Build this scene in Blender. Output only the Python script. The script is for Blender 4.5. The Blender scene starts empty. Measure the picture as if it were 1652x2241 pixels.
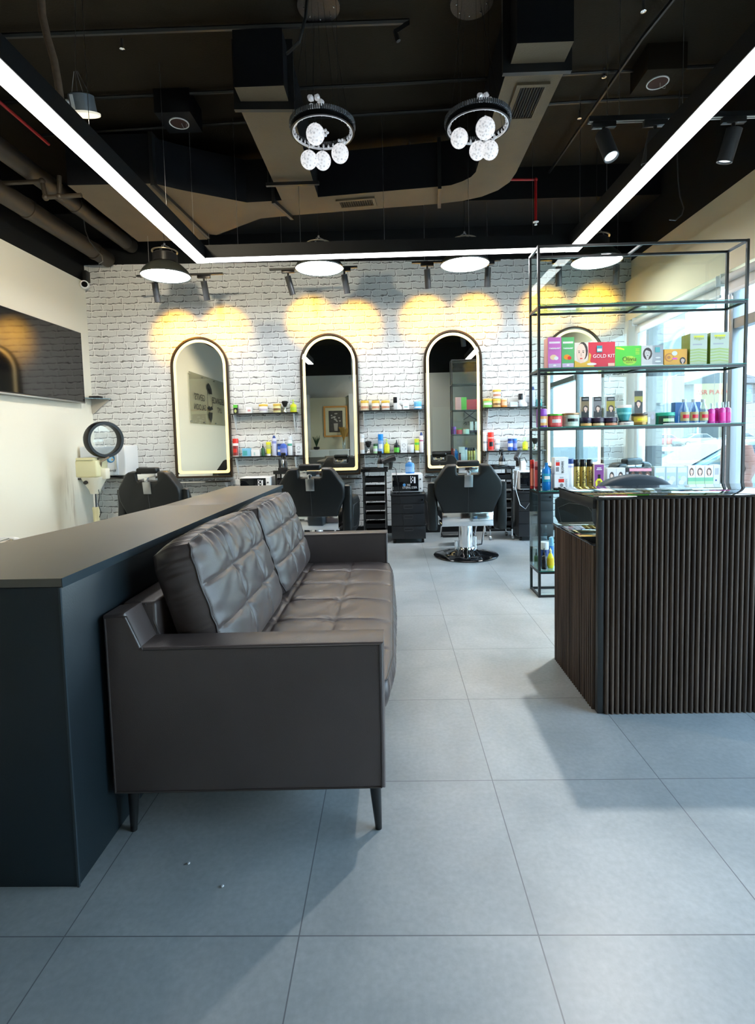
import bpy, bmesh, math, random
from mathutils import Vector, Matrix
random.seed(7)
PI = math.pi
sc = bpy.context.scene
COL = sc.collection

# ---------------------------------------------------------------- camera
F_PX, PPX, PPY = 1154.55, 831.9, 1041.2
CAM_H = 1.25
MW = Matrix(((0.99953256, 0.02002058, -0.02310507),
             (-0.02167831, -0.06876662, -0.99739721),
             (-0.02155733, 0.99743187, -0.06830046)))      # world -> camera (right, down, forward)
cam_d = bpy.data.cameras.new('camera')
cam = bpy.data.objects.new('camera', cam_d)
COL.objects.link(cam)
sc.camera = cam
cam_d.sensor_fit = 'VERTICAL'
cam_d.sensor_height = 36.0
cam_d.lens = 36.0 * F_PX / 2241.0
cam_d.shift_x = (1652 / 2 - PPX) / 2241.0
cam_d.shift_y = (PPY - 2241 / 2) / 2241.0
cam_d.clip_start = 0.05
cam_d.clip_end = 600
R = Matrix((MW[0], -Vector(MW[1]), -Vector(MW[2]))).transposed().to_4x4()
cam.matrix_world = Matrix.Translation((0, 0, CAM_H)) @ R


def at(px, py, X=None, Y=None, Z=None):
    """world point seen at a photo pixel, on the plane X=, Y= or Z="""
    r = MW.transposed() @ Vector(((px - PPX) / F_PX, (py - PPY) / F_PX, 1))
    if Z is not None:
        t = (Z - CAM_H) / r.z
    elif Y is not None:
        t = Y / r.y
    else:
        t = X / r.x
    return Vector((r.x * t, r.y * t, r.z * t + CAM_H))


# ---------------------------------------------------------------- world, sun, exposure
sc.view_settings.view_transform = 'Standard'
sc.view_settings.look = 'None'
sc.view_settings.gamma = 1.0
sc.view_settings.use_curve_mapping = False
sc.view_settings.exposure = 1.78
sc.cycles.max_bounces = 8
sc.cycles.diffuse_bounces = 4
sc.cycles.glossy_bounces = 5
sc.cycles.transparent_max_bounces = 16
sc.cycles.transmission_bounces = 6
sc.cycles.caustics_reflective = False
sc.cycles.caustics_refractive = False
sc.cycles.sample_clamp_indirect = 6.0
sc.cycles.use_denoising = True

SKY = 3.3
w = bpy.data.worlds.new('world')
sc.world = w
w.use_nodes = True
nt = w.node_tree
nt.nodes.clear()
tc = nt.nodes.new('ShaderNodeTexCoord')
sep = nt.nodes.new('ShaderNodeSeparateXYZ')
rp = nt.nodes.new('ShaderNodeValToRGB')
rp.color_ramp.elements[0].position = 0.46
rp.color_ramp.elements[0].color = (0.62, 0.66, 0.68, 1)
rp.color_ramp.elements[1].position = 0.75
rp.color_ramp.elements[1].color = (0.45, 0.68, 1.0, 1)
e = rp.color_ramp.elements.new(0.52)
e.color = (0.80, 0.93, 1.0, 1)
mth = nt.nodes.new('ShaderNodeMath')
mth.operation = 'MULTIPLY_ADD'
mth.inputs[1].default_value = 0.5
mth.inputs[2].default_value = 0.5
bg = nt.nodes.new('ShaderNodeBackground')
bg.inputs[1].default_value = SKY
wo = nt.nodes.new('ShaderNodeOutputWorld')
nt.links.new(tc.outputs['Generated'], sep.inputs[0])
nt.links.new(sep.outputs[2], mth.inputs[0])
nt.links.new(mth.outputs[0], rp.inputs[0])
nt.links.new(rp.outputs[0], bg.inputs[0])
nt.links.new(bg.outputs[0], wo.inputs[0])

sun_d = bpy.data.lights.new('sun', 'SUN')
sun_d.energy = 3.8
sun_d.color = (1.0, 0.95, 0.86)
sun_d.angle = 0.01
sun = bpy.data.objects.new('sun', sun_d)
COL.objects.link(sun)
sun.rotation_euler = Vector((-0.10, 0.36, -0.93)).to_track_quat('-Z', 'Y').to_euler()

# ---------------------------------------------------------------- materials
MATS = {}


def _new(name):
    m = bpy.data.materials.new(name)
    m.use_nodes = True
    MATS[name] = m
    n = m.node_tree
    return m, n, n.nodes['Principled BSDF']


def mat(name, c, rough=0.5, metal=0.0, em=0.0, emc=None, coat=0.0, var=0.0, vs=6.0, bump=0.0, bs=200.0, spec=0.5, trans=0.0):
    """plain procedural material: colour with a little noise variation and bump"""
    if name in MATS:
        return MATS[name]
    m, n, p = _new(name)
    p.inputs['Base Color'].default_value = (*c, 1)
    p.inputs['Roughness'].default_value = rough
    p.inputs['Metallic'].default_value = metal
    p.inputs['Specular IOR Level'].default_value = spec
    p.inputs['Coat Weight'].default_value = coat
    p.inputs['Transmission Weight'].default_value = trans
    if em:
        p.inputs['Emission Color'].default_value = (*(emc or c), 1)
        p.inputs['Emission Strength'].default_value = em
    tcn = n.nodes.new('ShaderNodeTexCoord')
    if var:
        nz = n.nodes.new('ShaderNodeTexNoise')
        nz.inputs['Scale'].default_value = vs
        nz.inputs['Detail'].default_value = 6
        n.links.new(tcn.outputs['Object'], nz.inputs['Vector'])
        mx = n.nodes.new('ShaderNodeMix')
        mx.data_type = 'RGBA'
        mx.inputs[6].default_value = (*[v * (1 - var) for v in c], 1)
        mx.inputs[7].default_value = (*[min(1, v * (1 + var)) for v in c], 1)
        n.links.new(nz.outputs['Fac'], mx.inputs[0])
        n.links.new(mx.outputs[2], p.inputs['Base Color'])
    if bump:
        n2 = n.nodes.new('ShaderNodeTexNoise')
        n2.inputs['Scale'].default_value = bs
        n2.inputs['Detail'].default_value = 3
        n.links.new(tcn.outputs['Object'], n2.inputs['Vector'])
        b = n.nodes.new('ShaderNodeBump')
        b.inputs['Strength'].default_value = bump
        b.inputs['Distance'].default_value = 0.01
        n.links.new(n2.outputs['Fac'], b.inputs['Height'])
        n.links.new(b.outputs[0], p.inputs['Normal'])
    return m


def glass_mat(name, tint=(1, 1, 1), refl=0.06, rough=0.0):
    """thin sheet glass: clear with a fresnel reflection"""
    m, n, p = _new(name)
    n.nodes.remove(p)
    out = n.nodes['Material Output']
    tr = n.nodes.new('ShaderNodeBsdfTransparent')
    tr.inputs[0].default_value = (*tint, 1)
    gl = n.nodes.new('ShaderNodeBsdfGlossy')
    gl.inputs['Roughness'].default_value = rough
    gl.inputs[0].default_value = (0.95, 1.0, 1.0, 1)
    ge = n.nodes.new('ShaderNodeNewGeometry')
    dt = n.nodes.new('ShaderNodeVectorMath')
    dt.operation = 'DOT_PRODUCT'
    n.links.new(ge.outputs['Incoming'], dt.inputs[0])
    n.links.new(ge.outputs['Normal'], dt.inputs[1])
    ab = n.nodes.new('ShaderNodeMath')
    ab.operation = 'ABSOLUTE'
    n.links.new(dt.outputs['Value'], ab.inputs[0])
    om = n.nodes.new('ShaderNodeMath')
    om.operation = 'SUBTRACT'
    om.inputs[0].default_value = 1.0
    n.links.new(ab.outputs[0], om.inputs[1])
    pw_ = n.nodes.new('ShaderNodeMath')
    pw_.operation = 'POWER'
    pw_.inputs[1].default_value = 5.0
    n.links.new(om.outputs[0], pw_.inputs[0])
    ad = n.nodes.new('ShaderNodeMath')
    ad.operation = 'MULTIPLY_ADD'
    ad.inputs[1].default_value = 0.9
    ad.inputs[2].default_value = refl
    ad.use_clamp = True
    n.links.new(pw_.outputs[0], ad.inputs[0])
    mx = n.nodes.new('ShaderNodeMixShader')
    n.links.new(ad.outputs[0], mx.inputs[0])
    n.links.new(tr.outputs[0], mx.inputs[1])
    n.links.new(gl.outputs[0], mx.inputs[2])
    n.links.new(mx.outputs[0], out.inputs[0])
    return m


def N(n, t, **k):
    nd = n.nodes.new('ShaderNode' + t)
    for a, b in k.items():
        setattr(nd, a, b)
    return nd


def brick_wallpaper():
    m, n, p = _new('brick wallpaper')
    L = n.links.new
    tcn = N(n, 'TexCoord')
    sp = N(n, 'SeparateXYZ')
    L(tcn.outputs['Object'], sp.inputs[0])
    cb = N(n, 'CombineXYZ')
    L(sp.outputs[0], cb.inputs[0])
    L(sp.outputs[2], cb.inputs[1])
    nz = N(n, 'TexNoise')
    nz.inputs['Scale'].default_value = 16
    nz.inputs['Detail'].default_value = 4
    L(cb.outputs[0], nz.inputs['Vector'])
    sb = N(n, 'VectorMath', operation='SUBTRACT')
    L(nz.outputs['Color'], sb.inputs[0])
    sb.inputs[1].default_value = (0.5, 0.5, 0.5)
    sc_ = N(n, 'VectorMath', operation='SCALE')
    L(sb.outputs[0], sc_.inputs[0])
    sc_.inputs['Scale'].default_value = 0.048
    ad = N(n, 'VectorMath', operation='ADD')
    L(cb.outputs[0], ad.inputs[0])
    L(sc_.outputs[0], ad.inputs[1])

    def brick(dx, dz):
        o = N(n, 'VectorMath', operation='ADD')
        L(ad.outputs[0], o.inputs[0])
        o.inputs[1].default_value = (dx, dz, 0)
        b = N(n, 'TexBrick')
        b.inputs['Scale'].default_value = 1
        b.inputs['Mortar Size'].default_value = 0.008
        b.inputs['Mortar Smooth'].default_value = 0.35
        b.inputs['Brick Width'].default_value = 0.205
        b.inputs['Row Height'].default_value = 0.0838
        b.offset = 0.43
        b.squash = 0.72
        b.squash_frequency = 3
        b.inputs['Color1'].default_value = (1, 1, 1, 1)
        b.inputs['Color2'].default_value = (0.86, 0.86, 0.86, 1)
        L(o.outputs[0], b.inputs['Vector'])
        return b
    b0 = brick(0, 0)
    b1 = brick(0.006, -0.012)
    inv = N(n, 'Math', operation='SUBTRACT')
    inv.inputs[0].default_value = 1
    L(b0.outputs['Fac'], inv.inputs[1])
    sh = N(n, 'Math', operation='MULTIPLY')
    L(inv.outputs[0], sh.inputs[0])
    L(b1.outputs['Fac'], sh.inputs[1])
    n3 = N(n, 'TexNoise')
    n3.inputs['Scale'].default_value = 11
    n3.inputs['Detail'].default_value = 5
    L(cb.outputs[0], n3.inputs['Vector'])
    rr = N(n, 'MapRange')
    rr.inputs[1].default_value = 0.35
    rr.inputs[2].default_value = 0.55
    rr.inputs[3].default_value = 0.35
    rr.inputs[4].default_value = 1.0
    L(n3.outputs['Fac'], rr.inputs[0])
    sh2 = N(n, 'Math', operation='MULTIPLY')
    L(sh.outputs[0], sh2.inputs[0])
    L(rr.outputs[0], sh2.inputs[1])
    # small dark pits on some bricks
    v = N(n, 'TexNoise')
    v.inputs['Scale'].default_value = 42
    v.inputs['Detail'].default_value = 3
    L(cb.outputs[0], v.inputs['Vector'])
    pit = N(n, 'MapRange')
    pit.inputs[1].default_value = 0.66
    pit.inputs[2].default_value = 0.72
    pit.inputs[4].default_value = 0.45
    L(v.outputs['Fac'], pit.inputs[0])
    mxm = N(n, 'Math', operation='MAXIMUM')
    L(sh2.outputs[0], mxm.inputs[0])
    L(pit.outputs[0], mxm.inputs[1])
    base = N(n, 'Mix', data_type='RGBA', blend_type='MULTIPLY')
    base.inputs[0].default_value = 0.55
    base.inputs[6].default_value = (0.72, 0.73, 0.72, 1)
    L(b0.outputs['Color'], base.inputs[7])
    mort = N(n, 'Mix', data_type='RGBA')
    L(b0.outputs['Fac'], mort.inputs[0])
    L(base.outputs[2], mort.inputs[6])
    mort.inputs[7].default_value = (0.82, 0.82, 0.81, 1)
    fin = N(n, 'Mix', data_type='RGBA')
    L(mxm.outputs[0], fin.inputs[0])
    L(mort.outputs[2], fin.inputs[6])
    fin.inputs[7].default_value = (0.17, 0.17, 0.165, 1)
    # painted black above the wallpaper
    gt = N(n, 'Math', operation='GREATER_THAN')
    slope = N(n, 'Math', operation='MULTIPLY_ADD')
    L(sp.outputs[0], slope.inputs[0])
    slope.inputs[1].default_value = 0.016
    L(sp.outputs[2], slope.inputs[2])
    L(slope.outputs[0], gt.inputs[0])
    gt.inputs[1].default_value = 3.555
    blk = N(n, 'Mix', data_type='RGBA')
    L(gt.outputs[0], blk.inputs[0])
    L(fin.outputs[2], blk.inputs[6])
    blk.inputs[7].default_value = (0.004, 0.005, 0.006, 1)
    L(blk.outputs[2], p.inputs['Base Color'])
    p.inputs['Roughness'].default_value = 0.65
    p.inputs['Specular IOR Level'].default_value = 0.25
    return m


def floor_tiles():
    m, n, p = _new('grey floor tiles')
    L = n.links.new
    tcn = N(n, 'TexCoord')
    mp = N(n, 'Mapping')
    mp.inputs['Location'].default_value = (-0.3435 + 0.603 * 20, -1.2495 + 0.603 * 20, 0)
    L(tcn.outputs['Object'], mp.inputs[0])
    b = N(n, 'TexBrick')
    b.offset = 0
    b.inputs['Scale'].default_value = 1
    b.inputs['Brick Width'].default_value = 0.603
    b.inputs['Row Height'].default_value = 0.603
    b.inputs['Mortar Size'].default_value = 0.0017
    b.inputs['Mortar Smooth'].default_value = 0.1
    b.inputs['Color1'].default_value = (1, 1, 1, 1)
    b.inputs['Color2'].default_value = (0.9, 0.9, 0.9, 1)
    L(mp.outputs[0], b.inputs['Vector'])
    a = N(n, 'TexNoise')
    a.inputs['Scale'].default_value = 2.2
    a.inputs['Detail'].default_value = 9
    a.inputs['Roughness'].default_value = 0.62
    a.inputs['Distortion'].default_value = 0.5
    L(tcn.outputs['Object'], a.inputs['Vector'])
    r = N(n, 'ValToRGB')
    r.color_ramp.elements[0].position = 0.3
    r.color_ramp.elements[0].color = (0.33, 0.365, 0.375, 1)
    r.color_ramp.elements[1].position = 0.72
    r.color_ramp.elements[1].color = (0.49, 0.52, 0.525, 1)
    L(a.outputs['Fac'], r.inputs[0])
    f = N(n, 'TexNoise')
    f.inputs['Scale'].default_value = 60
    f.inputs['Detail'].default_value = 6
    L(tcn.outputs['Object'], f.inputs['Vector'])
    mr = N(n, 'MapRange')
    mr.inputs[3].default_value = 0.82
    mr.inputs[4].default_value = 1.18
    L(f.outputs['Fac'], mr.inputs[0])
    mu = N(n, 'Mix', data_type='RGBA', blend_type='MULTIPLY')
    mu.inputs[0].default_value = 1
    L(r.outputs[0], mu.inputs[6])
    L(mr.outputs[0], mu.inputs[7])
    mu2 = N(n, 'Mix', data_type='RGBA', blend_type='MULTIPLY')
    mu2.inputs[0].default_value = 1
    L(mu.outputs[2], mu2.inputs[6])
    L(b.outputs['Color'], mu2.inputs[7])
    g = N(n, 'Mix', data_type='RGBA')
    L(b.outputs['Fac'], g.inputs[0])
    L(mu2.outputs[2], g.inputs[6])
    g.inputs[7].default_value = (0.17, 0.18, 0.19, 1)
    L(g.outputs[2], p.inputs['Base Color'])
    rg = N(n, 'MapRange')
    rg.inputs[3].default_value = 0.30
    rg.inputs[4].default_value = 0.46
    L(a.outputs['Fac'], rg.inputs[0])
    L(rg.outputs[0], p.inputs['Roughness'])
    p.inputs['Specular IOR Level'].default_value = 0.5
    bp = N(n, 'Bump')
    bp.inputs['Strength'].default_value = 0.12
    bp.inputs['Distance'].default_value = 0.002
    L(f.outputs['Fac'], bp.inputs['Height'])
    L(bp.outputs[0], p.inputs['Normal'])
    return m


def cream_wall(name, zb, c=(0.74, 0.70, 0.58), stain=False):
    """cream paint below the height zb, black paint above it"""
    m, n, p = _new(name)
    L = n.links.new
    tcn = N(n, 'TexCoord')
    sp = N(n, 'SeparateXYZ')
    L(tcn.outputs['Object'], sp.inputs[0])
    gt = N(n, 'Math', operation='GREATER_THAN')
    L(sp.outputs[2], gt.inputs[0])
    gt.inputs[1].default_value = zb
    mx = N(n, 'Mix', data_type='RGBA')
    L(gt.outputs[0], mx.inputs[0])
    mx.inputs[6].default_value = (*c, 1)
    mx.inputs[7].default_value = (0.004, 0.005, 0.006, 1)
    if stain:
        mp = N(n, 'Mapping')
        mp.inputs['Scale'].default_value = (1, 14, 1.6)
        L(tcn.outputs['Object'], mp.inputs[0])
        nz = N(n, 'TexNoise')
        nz.inputs['Scale'].default_value = 1.0
        nz.inputs['Detail'].default_value = 4
        L(mp.outputs[0], nz.inputs['Vector'])
        r1 = N(n, 'MapRange')
        r1.inputs[1].default_value = 0.5
        r1.inputs[2].default_value = 0.68
        L(nz.outputs['Fac'], r1.inputs[0])
        mp2 = N(n, 'Mapping')
        mp2.inputs['Location'].default_value = (0, -6.38 * 4.2, -0.55 * 1.9)
        mp2.inputs['Scale'].default_value = (0, 4.2, 1.9)
        L(tcn.outputs['Object'], mp2.inputs[0])
        gr = N(n, 'TexGradient', gradient_type='SPHERICAL')
        L(mp2.outputs[0], gr.inputs[0])
        ml = N(n, 'Math', operation='MULTIPLY')
        L(r1.outputs[0], ml.inputs[0])
        L(gr.outputs['Fac'], ml.inputs[1])
        m2 = N(n, 'Math', operation='MULTIPLY')
        L(ml.outputs[0], m2.inputs[0])
        m2.inputs[1].default_value = 1.1
        m2.use_clamp = True
        st = N(n, 'Mix', data_type='RGBA')
        L(m2.outputs[0], st.inputs[0])
        st.inputs[6].default_value = (*c, 1)
        st.inputs[7].default_value = (0.40, 0.33, 0.24, 1)
        L(st.outputs[2], mx.inputs[6])
    L(mx.outputs[2], p.inputs['Base Color'])
    p.inputs['Roughness'].default_value = 0.6
    p.inputs['Specular IOR Level'].default_value = 0.3
    return m


def wood_slats():
    m, n, p = _new('dark walnut slats')
    L = n.links.new
    tcn = N(n, 'TexCoord')
    mp = N(n, 'Mapping')
    mp.inputs['Scale'].default_value = (42, 42, 1.6)
    L(tcn.outputs['Object'], mp.inputs[0])
    nz = N(n, 'TexNoise')
    nz.inputs['Scale'].default_value = 1
    nz.inputs['Detail'].default_value = 6
    L(mp.outputs[0], nz.inputs['Vector'])
    r = N(n, 'ValToRGB')
    r.color_ramp.elements[0].position = 0.35
    r.color_ramp.elements[0].color = (0.05, 0.034, 0.027, 1)
    r.color_ramp.elements[1].position = 0.7
    r.color_ramp.elements[1].color = (0.15, 0.105, 0.078, 1)
    L(nz.outputs['Fac'], r.inputs[0])
    L(r.outputs[0], p.inputs['Base Color'])
    p.inputs['Roughness'].default_value = 0.55
    p.inputs['Specular IOR Level'].default_value = 0.25
    bp = N(n, 'Bump')
    bp.inputs['Strength'].default_value = 0.25
    bp.inputs['Distance'].default_value = 0.002
    L(nz.outputs['Fac'], bp.inputs['Height'])
    L(bp.outputs[0], p.inputs['Normal'])
    return m


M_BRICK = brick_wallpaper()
M_FLOOR = floor_tiles()
M_WALLL = cream_wall('cream left wall paint', 3.40, (0.82, 0.79, 0.68), stain=True)
M_WALLR = cream_wall('cream right wall paint', 3.46, (0.80, 0.70, 0.49))
M_WALLB = cream_wall('pale grey rear wall paint', 3.35, (0.62, 0.62, 0.58))
M_SLAT = wood_slats()
M_BLACK = mat('matt black paint', (0.006, 0.007, 0.008), 0.6, bump=0.1, spec=0.2)
M_CEIL = mat('black ceiling paint', (0.022, 0.017, 0.011), 0.8, var=0.25, vs=3, bump=0.25, bs=60, spec=0.12)
M_DUCT = mat('brown duct lit tone', (0.115, 0.085, 0.05), 0.6, var=0.15, vs=5, bump=0.25, bs=120)  # paler underside tone, light from below put into the colour
M_DUCTS = mat('black duct shade tone', (0.005, 0.006, 0.008), 0.6, bump=0.1, spec=0.2)  # sides of the same duct, shade put into the colour
M_PIPE = mat('dark pipe paint', (0.03, 0.023, 0.016), 0.5)
M_RED = mat('red pipe paint', (0.35, 0.01, 0.012), 0.35)
M_LAM = mat('blue black laminate', (0.009, 0.017, 0.023), 0.40, var=0.2, vs=4, bump=0.05)
M_LAMT = mat('black laminate top with sheen tone', (0.14, 0.125, 0.10), 0.42, var=0.1, vs=3)  # grazing reflections on the black top put into its paler colour
M_METALB = mat('black powder coated steel', (0.012, 0.013, 0.014), 0.35)
M_CHROME = mat('chrome', (0.82, 0.83, 0.85), 0.08, 1.0)
M_STEEL = mat('brushed steel', (0.45, 0.46, 0.47), 0.3, 1.0)
M_MIRROR = mat('mirror silver', (0.80, 0.83, 0.80), 0.0, 1.0)
M_BRONZE = mat('dark bronze frame', (0.06, 0.04, 0.025), 0.3, 0.6)
M_LED = mat('warm led diffuser', (1, 0.9, 0.6), 0.5, em=0.33, emc=(1.0, 0.64, 0.15))
M_STRIP = mat('white light diffuser', (0.8, 0.8, 0.8), 0.5, em=3.2, emc=(0.97, 0.95, 0.94))
M_LAMPON = mat('cool lamp diffuser', (0.9, 0.9, 0.9), 0.5, em=11.5, emc=(0.93, 0.97, 1.0))
M_LEATHER = mat('taupe brown leather', (0.088, 0.068, 0.065), 0.33, var=0.12, vs=8, bump=0.12, bs=380)
M_VINYL = mat('black vinyl', (0.009, 0.011, 0.012), 0.38, bump=0.1, bs=300, spec=0.35)
M_NAVY = mat('navy blue vinyl', (0.008, 0.02, 0.032), 0.6, bump=0.1, bs=300)
M_GLOSSB = mat('glossy black plastic', (0.008, 0.008, 0.009), 0.06, coat=0.5)
M_PLASTB = mat('black plastic', (0.014, 0.014, 0.015), 0.3)
M_SCREEN = mat('television screen', (0.006, 0.006, 0.007), 0.07, spec=0.9)
M_TRAY = mat('tray plastic', (0.010, 0.010, 0.011), 0.5, spec=0.2)
M_WHITE = mat('white plastic', (0.72, 0.74, 0.76), 0.35)
M_WHITEM = mat('white painted metal', (0.78, 0.78, 0.78), 0.4)
M_BLIND = mat('roller blind fabric', (0.72, 0.70, 0.66), 0.8)
M_CREAM = mat('aged cream plastic', (0.68, 0.66, 0.42), 0.4)
M_ALU = mat('grey aluminium window frame', (0.22, 0.25, 0.27), 0.35, 0.5)
M_DKALU = mat('dark window mullion', (0.05, 0.055, 0.06), 0.4)
M_GLASS = glass_mat('window glass', (0.93, 0.98, 0.98), 0.06)
M_RGLASS = glass_mat('rack pane glass', (0.88, 0.95, 0.94), 0.035)
M_SGLASS = glass_mat('shelf glass', (0.74, 0.90, 0.86), 0.05)
M_HOOD = glass_mat('steamer hood plastic', (0.93, 0.95, 0.95), 0.05, 0.03)
M_CLEAR = glass_mat('clear plastic', (0.80, 0.88, 0.95), 0.12, 0.05)
M_GREEN_EDGE = mat('green glass edge', (0.03, 0.16, 0.13), 0.15)
M_KNOB = mat('dark grey plastic', (0.05, 0.05, 0.055), 0.4)


# ---------------------------------------------------------------- geometry helpers
class B:
    """collects shapes, links them as ONE mesh object"""

    def __init__(s):
        s.bm = bmesh.new()
        s.mi = 0

    def _fin(s, nf):
        s.bm.faces.ensure_lookup_table()
        for f in s.bm.faces[nf:]:
            f.material_index = s.mi

    def box(s, x0, x1, y0, y1, z0, z1, bev=0.0, seg=2, mx=None):
        nf = len(s.bm.faces)
        t = bmesh.new()
        bmesh.ops.create_cube(t, size=1)
        for v in t.verts:
            v.co = Vector(((x0 + x1) / 2 + v.co.x * (x1 - x0), (y0 + y1) / 2 + v.co.y * (y1 - y0), (z0 + z1) / 2 + v.co.z * (z1 - z0)))
        if bev:
            bmesh.ops.bevel(t, geom=list(t.edges), offset=min(bev, 0.49 * min(abs(x1 - x0), abs(y1 - y0), abs(z1 - z0))), segments=seg, profile=0.5, affect='EDGES', clamp_overlap=True)
        s._merge(t, mx)
        return s

    def _merge(s, t, mx=None):
        if mx is not None:
            bmesh.ops.transform(t, matrix=mx, verts=list(t.verts))
        mp = {}
        for v in t.verts:
            mp[v] = s.bm.verts.new(v.co)
        for f in t.faces:
            try:
                nf = s.bm.faces.new([mp[v] for v in f.verts])
                nf.material_index = s.mi
            except ValueError:
                pass
        t.free()

    def cyl(s, p0, p1, r0, r1=None, seg=20, caps=True):
        p0 = Vector(p0)
        p1 = Vector(p1)
        r1 = r0 if r1 is None else r1
        d = p1 - p0
        q = d.to_track_quat('Z', 'Y').to_matrix()
        a = [s.bm.verts.new(p0 + q @ Vector((r0 * math.cos(2 * PI * i / seg), r0 * math.sin(2 * PI * i / seg), 0))) for i in range(seg)]
        b = [s.bm.verts.new(p1 + q @ Vector((r1 * math.cos(2 * PI * i / seg), r1 * math.sin(2 * PI * i / seg), 0))) for i in range(seg)]
        for i in range(seg):
            j = (i + 1) % seg
            f = s.bm.faces.new((a[i], a[j], b[j], b[i]))
            f.material_index = s.mi
        if caps:
            f = s.bm.faces.new(a[::-1])
            f.material_index = s.mi
            f = s.bm.faces.new(b)
            f.material_index = s.mi
        return s

    def tube(s, pts, r, seg=8):
        pts = [Vector(p) for p in pts]
        rings = []
        up = None
        for k, p in enumerate(pts):
            d = (pts[min(k + 1, len(pts) - 1)] - pts[max(k - 1, 0)]).normalized()
            if up is None:
                up = Vector((0, 0, 1)) if abs(d.z) < 0.9 else Vector((0, 1, 0))
            x = d.cross(up).normalized()
            up = x.cross(d).normalized()
            rr = r[k] if isinstance(r, (list, tuple)) else r
            rings.append([s.bm.verts.new(p + x * rr * math.cos(2 * PI * i / seg) + up * rr * math.sin(2 * PI * i / seg)) for i in range(seg)])
        for a, b in zip(rings, rings[1:]):
            for i in range(seg):
                j = (i + 1) % seg
                f = s.bm.faces.new((a[i], a[j], b[j], b[i]))
                f.material_index = s.mi
        for rg in (rings[0], rings[-1][::-1]):
            f = s.bm.faces.new(rg)
            f.material_index = s.mi
        return s

    def lathe(s, prof, c=(0, 0, 0), seg=24, sx=1.0, sy=1.0, mx=None):
        c = Vector(c)
        rings = []
        for r, z in prof:
            if r < 1e-5:
                p = c + Vector((0, 0, z))
                rings.append([s.bm.verts.new(mx @ p if mx else p)])
            else:
                rg = []
                for i in range(seg):
                    p = c + Vector((sx * r * math.cos(2 * PI * i / seg), sy * r * math.sin(2 * PI * i / seg), z))
                    rg.append(s.bm.verts.new(mx @ p if mx else p))
                rings.append(rg)
        for a, b in zip(rings, rings[1:]):
            for i in range(seg):
                j = (i + 1) % seg
                if len(a) == 1 and len(b) == 1:
                    break
                if len(a) == 1:
                    f = s.bm.faces.new((a[0], b[j], b[i]))
                elif len(b) == 1:
                    f = s.bm.faces.new((a[i], a[j], b[0]))
                else:
                    f = s.bm.faces.new((a[i], a[j], b[j], b[i]))
                f.material_index = s.mi
        closed = prof[0] == prof[-1]
        if closed:
            for v0, v1 in zip(rings[0], rings[-1]):
                v1.co = v0.co
        if len(rings[0]) > 1 and not closed:
            f = s.bm.faces.new(rings[0][::-1])
            f.material_index = s.mi
        if len(rings[-1]) > 1 and not closed:
            f = s.bm.faces.new(rings[-1])
            f.material_index = s.mi
        return s

    def prism(s, poly, axis, a, b, bev=0.0, seg=2, mx=None):
        """poly in the plane across the axis: X -> (y,z), Y -> (x,z), Z -> (x,y)"""
        def P(u, v, t):
            return {'X': (t, u, v), 'Y': (u, t, v), 'Z': (u, v, t)}[axis]
        t = bmesh.new()
        lo = [t.verts.new(P(u, v, a)) for u, v in poly]
        hi = [t.verts.new(P(u, v, b)) for u, v in poly]
        n = len(poly)
        t.faces.new(lo[::-1])
        t.faces.new(hi)
        for i in range(n):
            t.faces.new((lo[i], lo[(i + 1) % n], hi[(i + 1) % n], hi[i]))
        bmesh.ops.recalc_face_normals(t, faces=list(t.faces))
        if bev:
            t.edges.ensure_lookup_table()
            eds = [ed for ed in t.edges if abs(ed.verts[0].co['XYZ'.index(axis)] - ed.verts[1].co['XYZ'.index(axis)]) < 1e-6]
            bmesh.ops.bevel(t, geom=eds, offset=bev, segments=seg, profile=0.5, affect='EDGES', clamp_overlap=True)
        s._merge(t, mx)
        return s

    def ring(s, outer, inner, axis, a, b):
        def P(u, v, t):
            return {'X': (t, u, v), 'Y': (u, t, v), 'Z': (u, v, t)}[axis]
        vs = [[s.bm.verts.new(P(u, v, t)) for u, v in lp] for lp, t in ((outer, a), (inner, a), (inner, b), (outer, b))]
        n = len(outer)
        for i in range(n):
            j = (i + 1) % n
            for k in range(4):
                f = s.bm.faces.new((vs[k][i], vs[k][j], vs[(k + 1) % 4][j], vs[(k + 1) % 4][i]))
                f.material_index = s.mi
        return s

    def poly(s, pts):
        f = s.bm.faces.new([s.bm.verts.new(p) for p in pts])
        f.material_index = s.mi
        return s

    def sphere(s, c, r, seg=20, sz=1.0):
        n = seg // 2
        s.lathe([(r * math.sin(PI * k / n), -sz * r * math.cos(PI * k / n)) for k in range(n + 1)], c, seg)
        return s

    def build(s, name, m, parent=None, loc=None, ang=35, mx=None, recalc=True):
        bm = s.bm
        if recalc:
            bmesh.ops.recalc_face_normals(bm, faces=list(bm.faces))
        ca = math.radians(ang)
        for f in bm.faces:
            f.smooth = True
        for ed in bm.edges:
            if len(ed.link_faces) == 2:
                ed.smooth = ed.calc_face_angle(0) < ca
        me = bpy.data.meshes.new(name)
        bm.to_mesh(me)
        bm.free()
        for mm in (m if isinstance(m, (list, tuple)) else [m]):
            me.materials.append(mm)
        o = bpy.data.objects.new(name, me)
        COL.objects.link(o)
        if parent:
            o.parent = parent
        if loc:
            o.location = loc
        if mx:
            o.matrix_local = mx
        return o


def thing(name, label, cat, loc=(0, 0, 0), rz=0.0, group=None):
    o = bpy.data.objects.new(name, None)
    o.empty_display_size = 0.1
    COL.objects.link(o)
    o.location = loc
    o.rotation_euler = (0, 0, rz)
    o['label'] = label
    o['category'] = cat
    if group:
        o['group'] = group
    return o


def tag(o, label, cat, group=None):
    o['label'] = label
    o['category'] = cat
    if group:
        o['group'] = group
    return o


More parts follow.
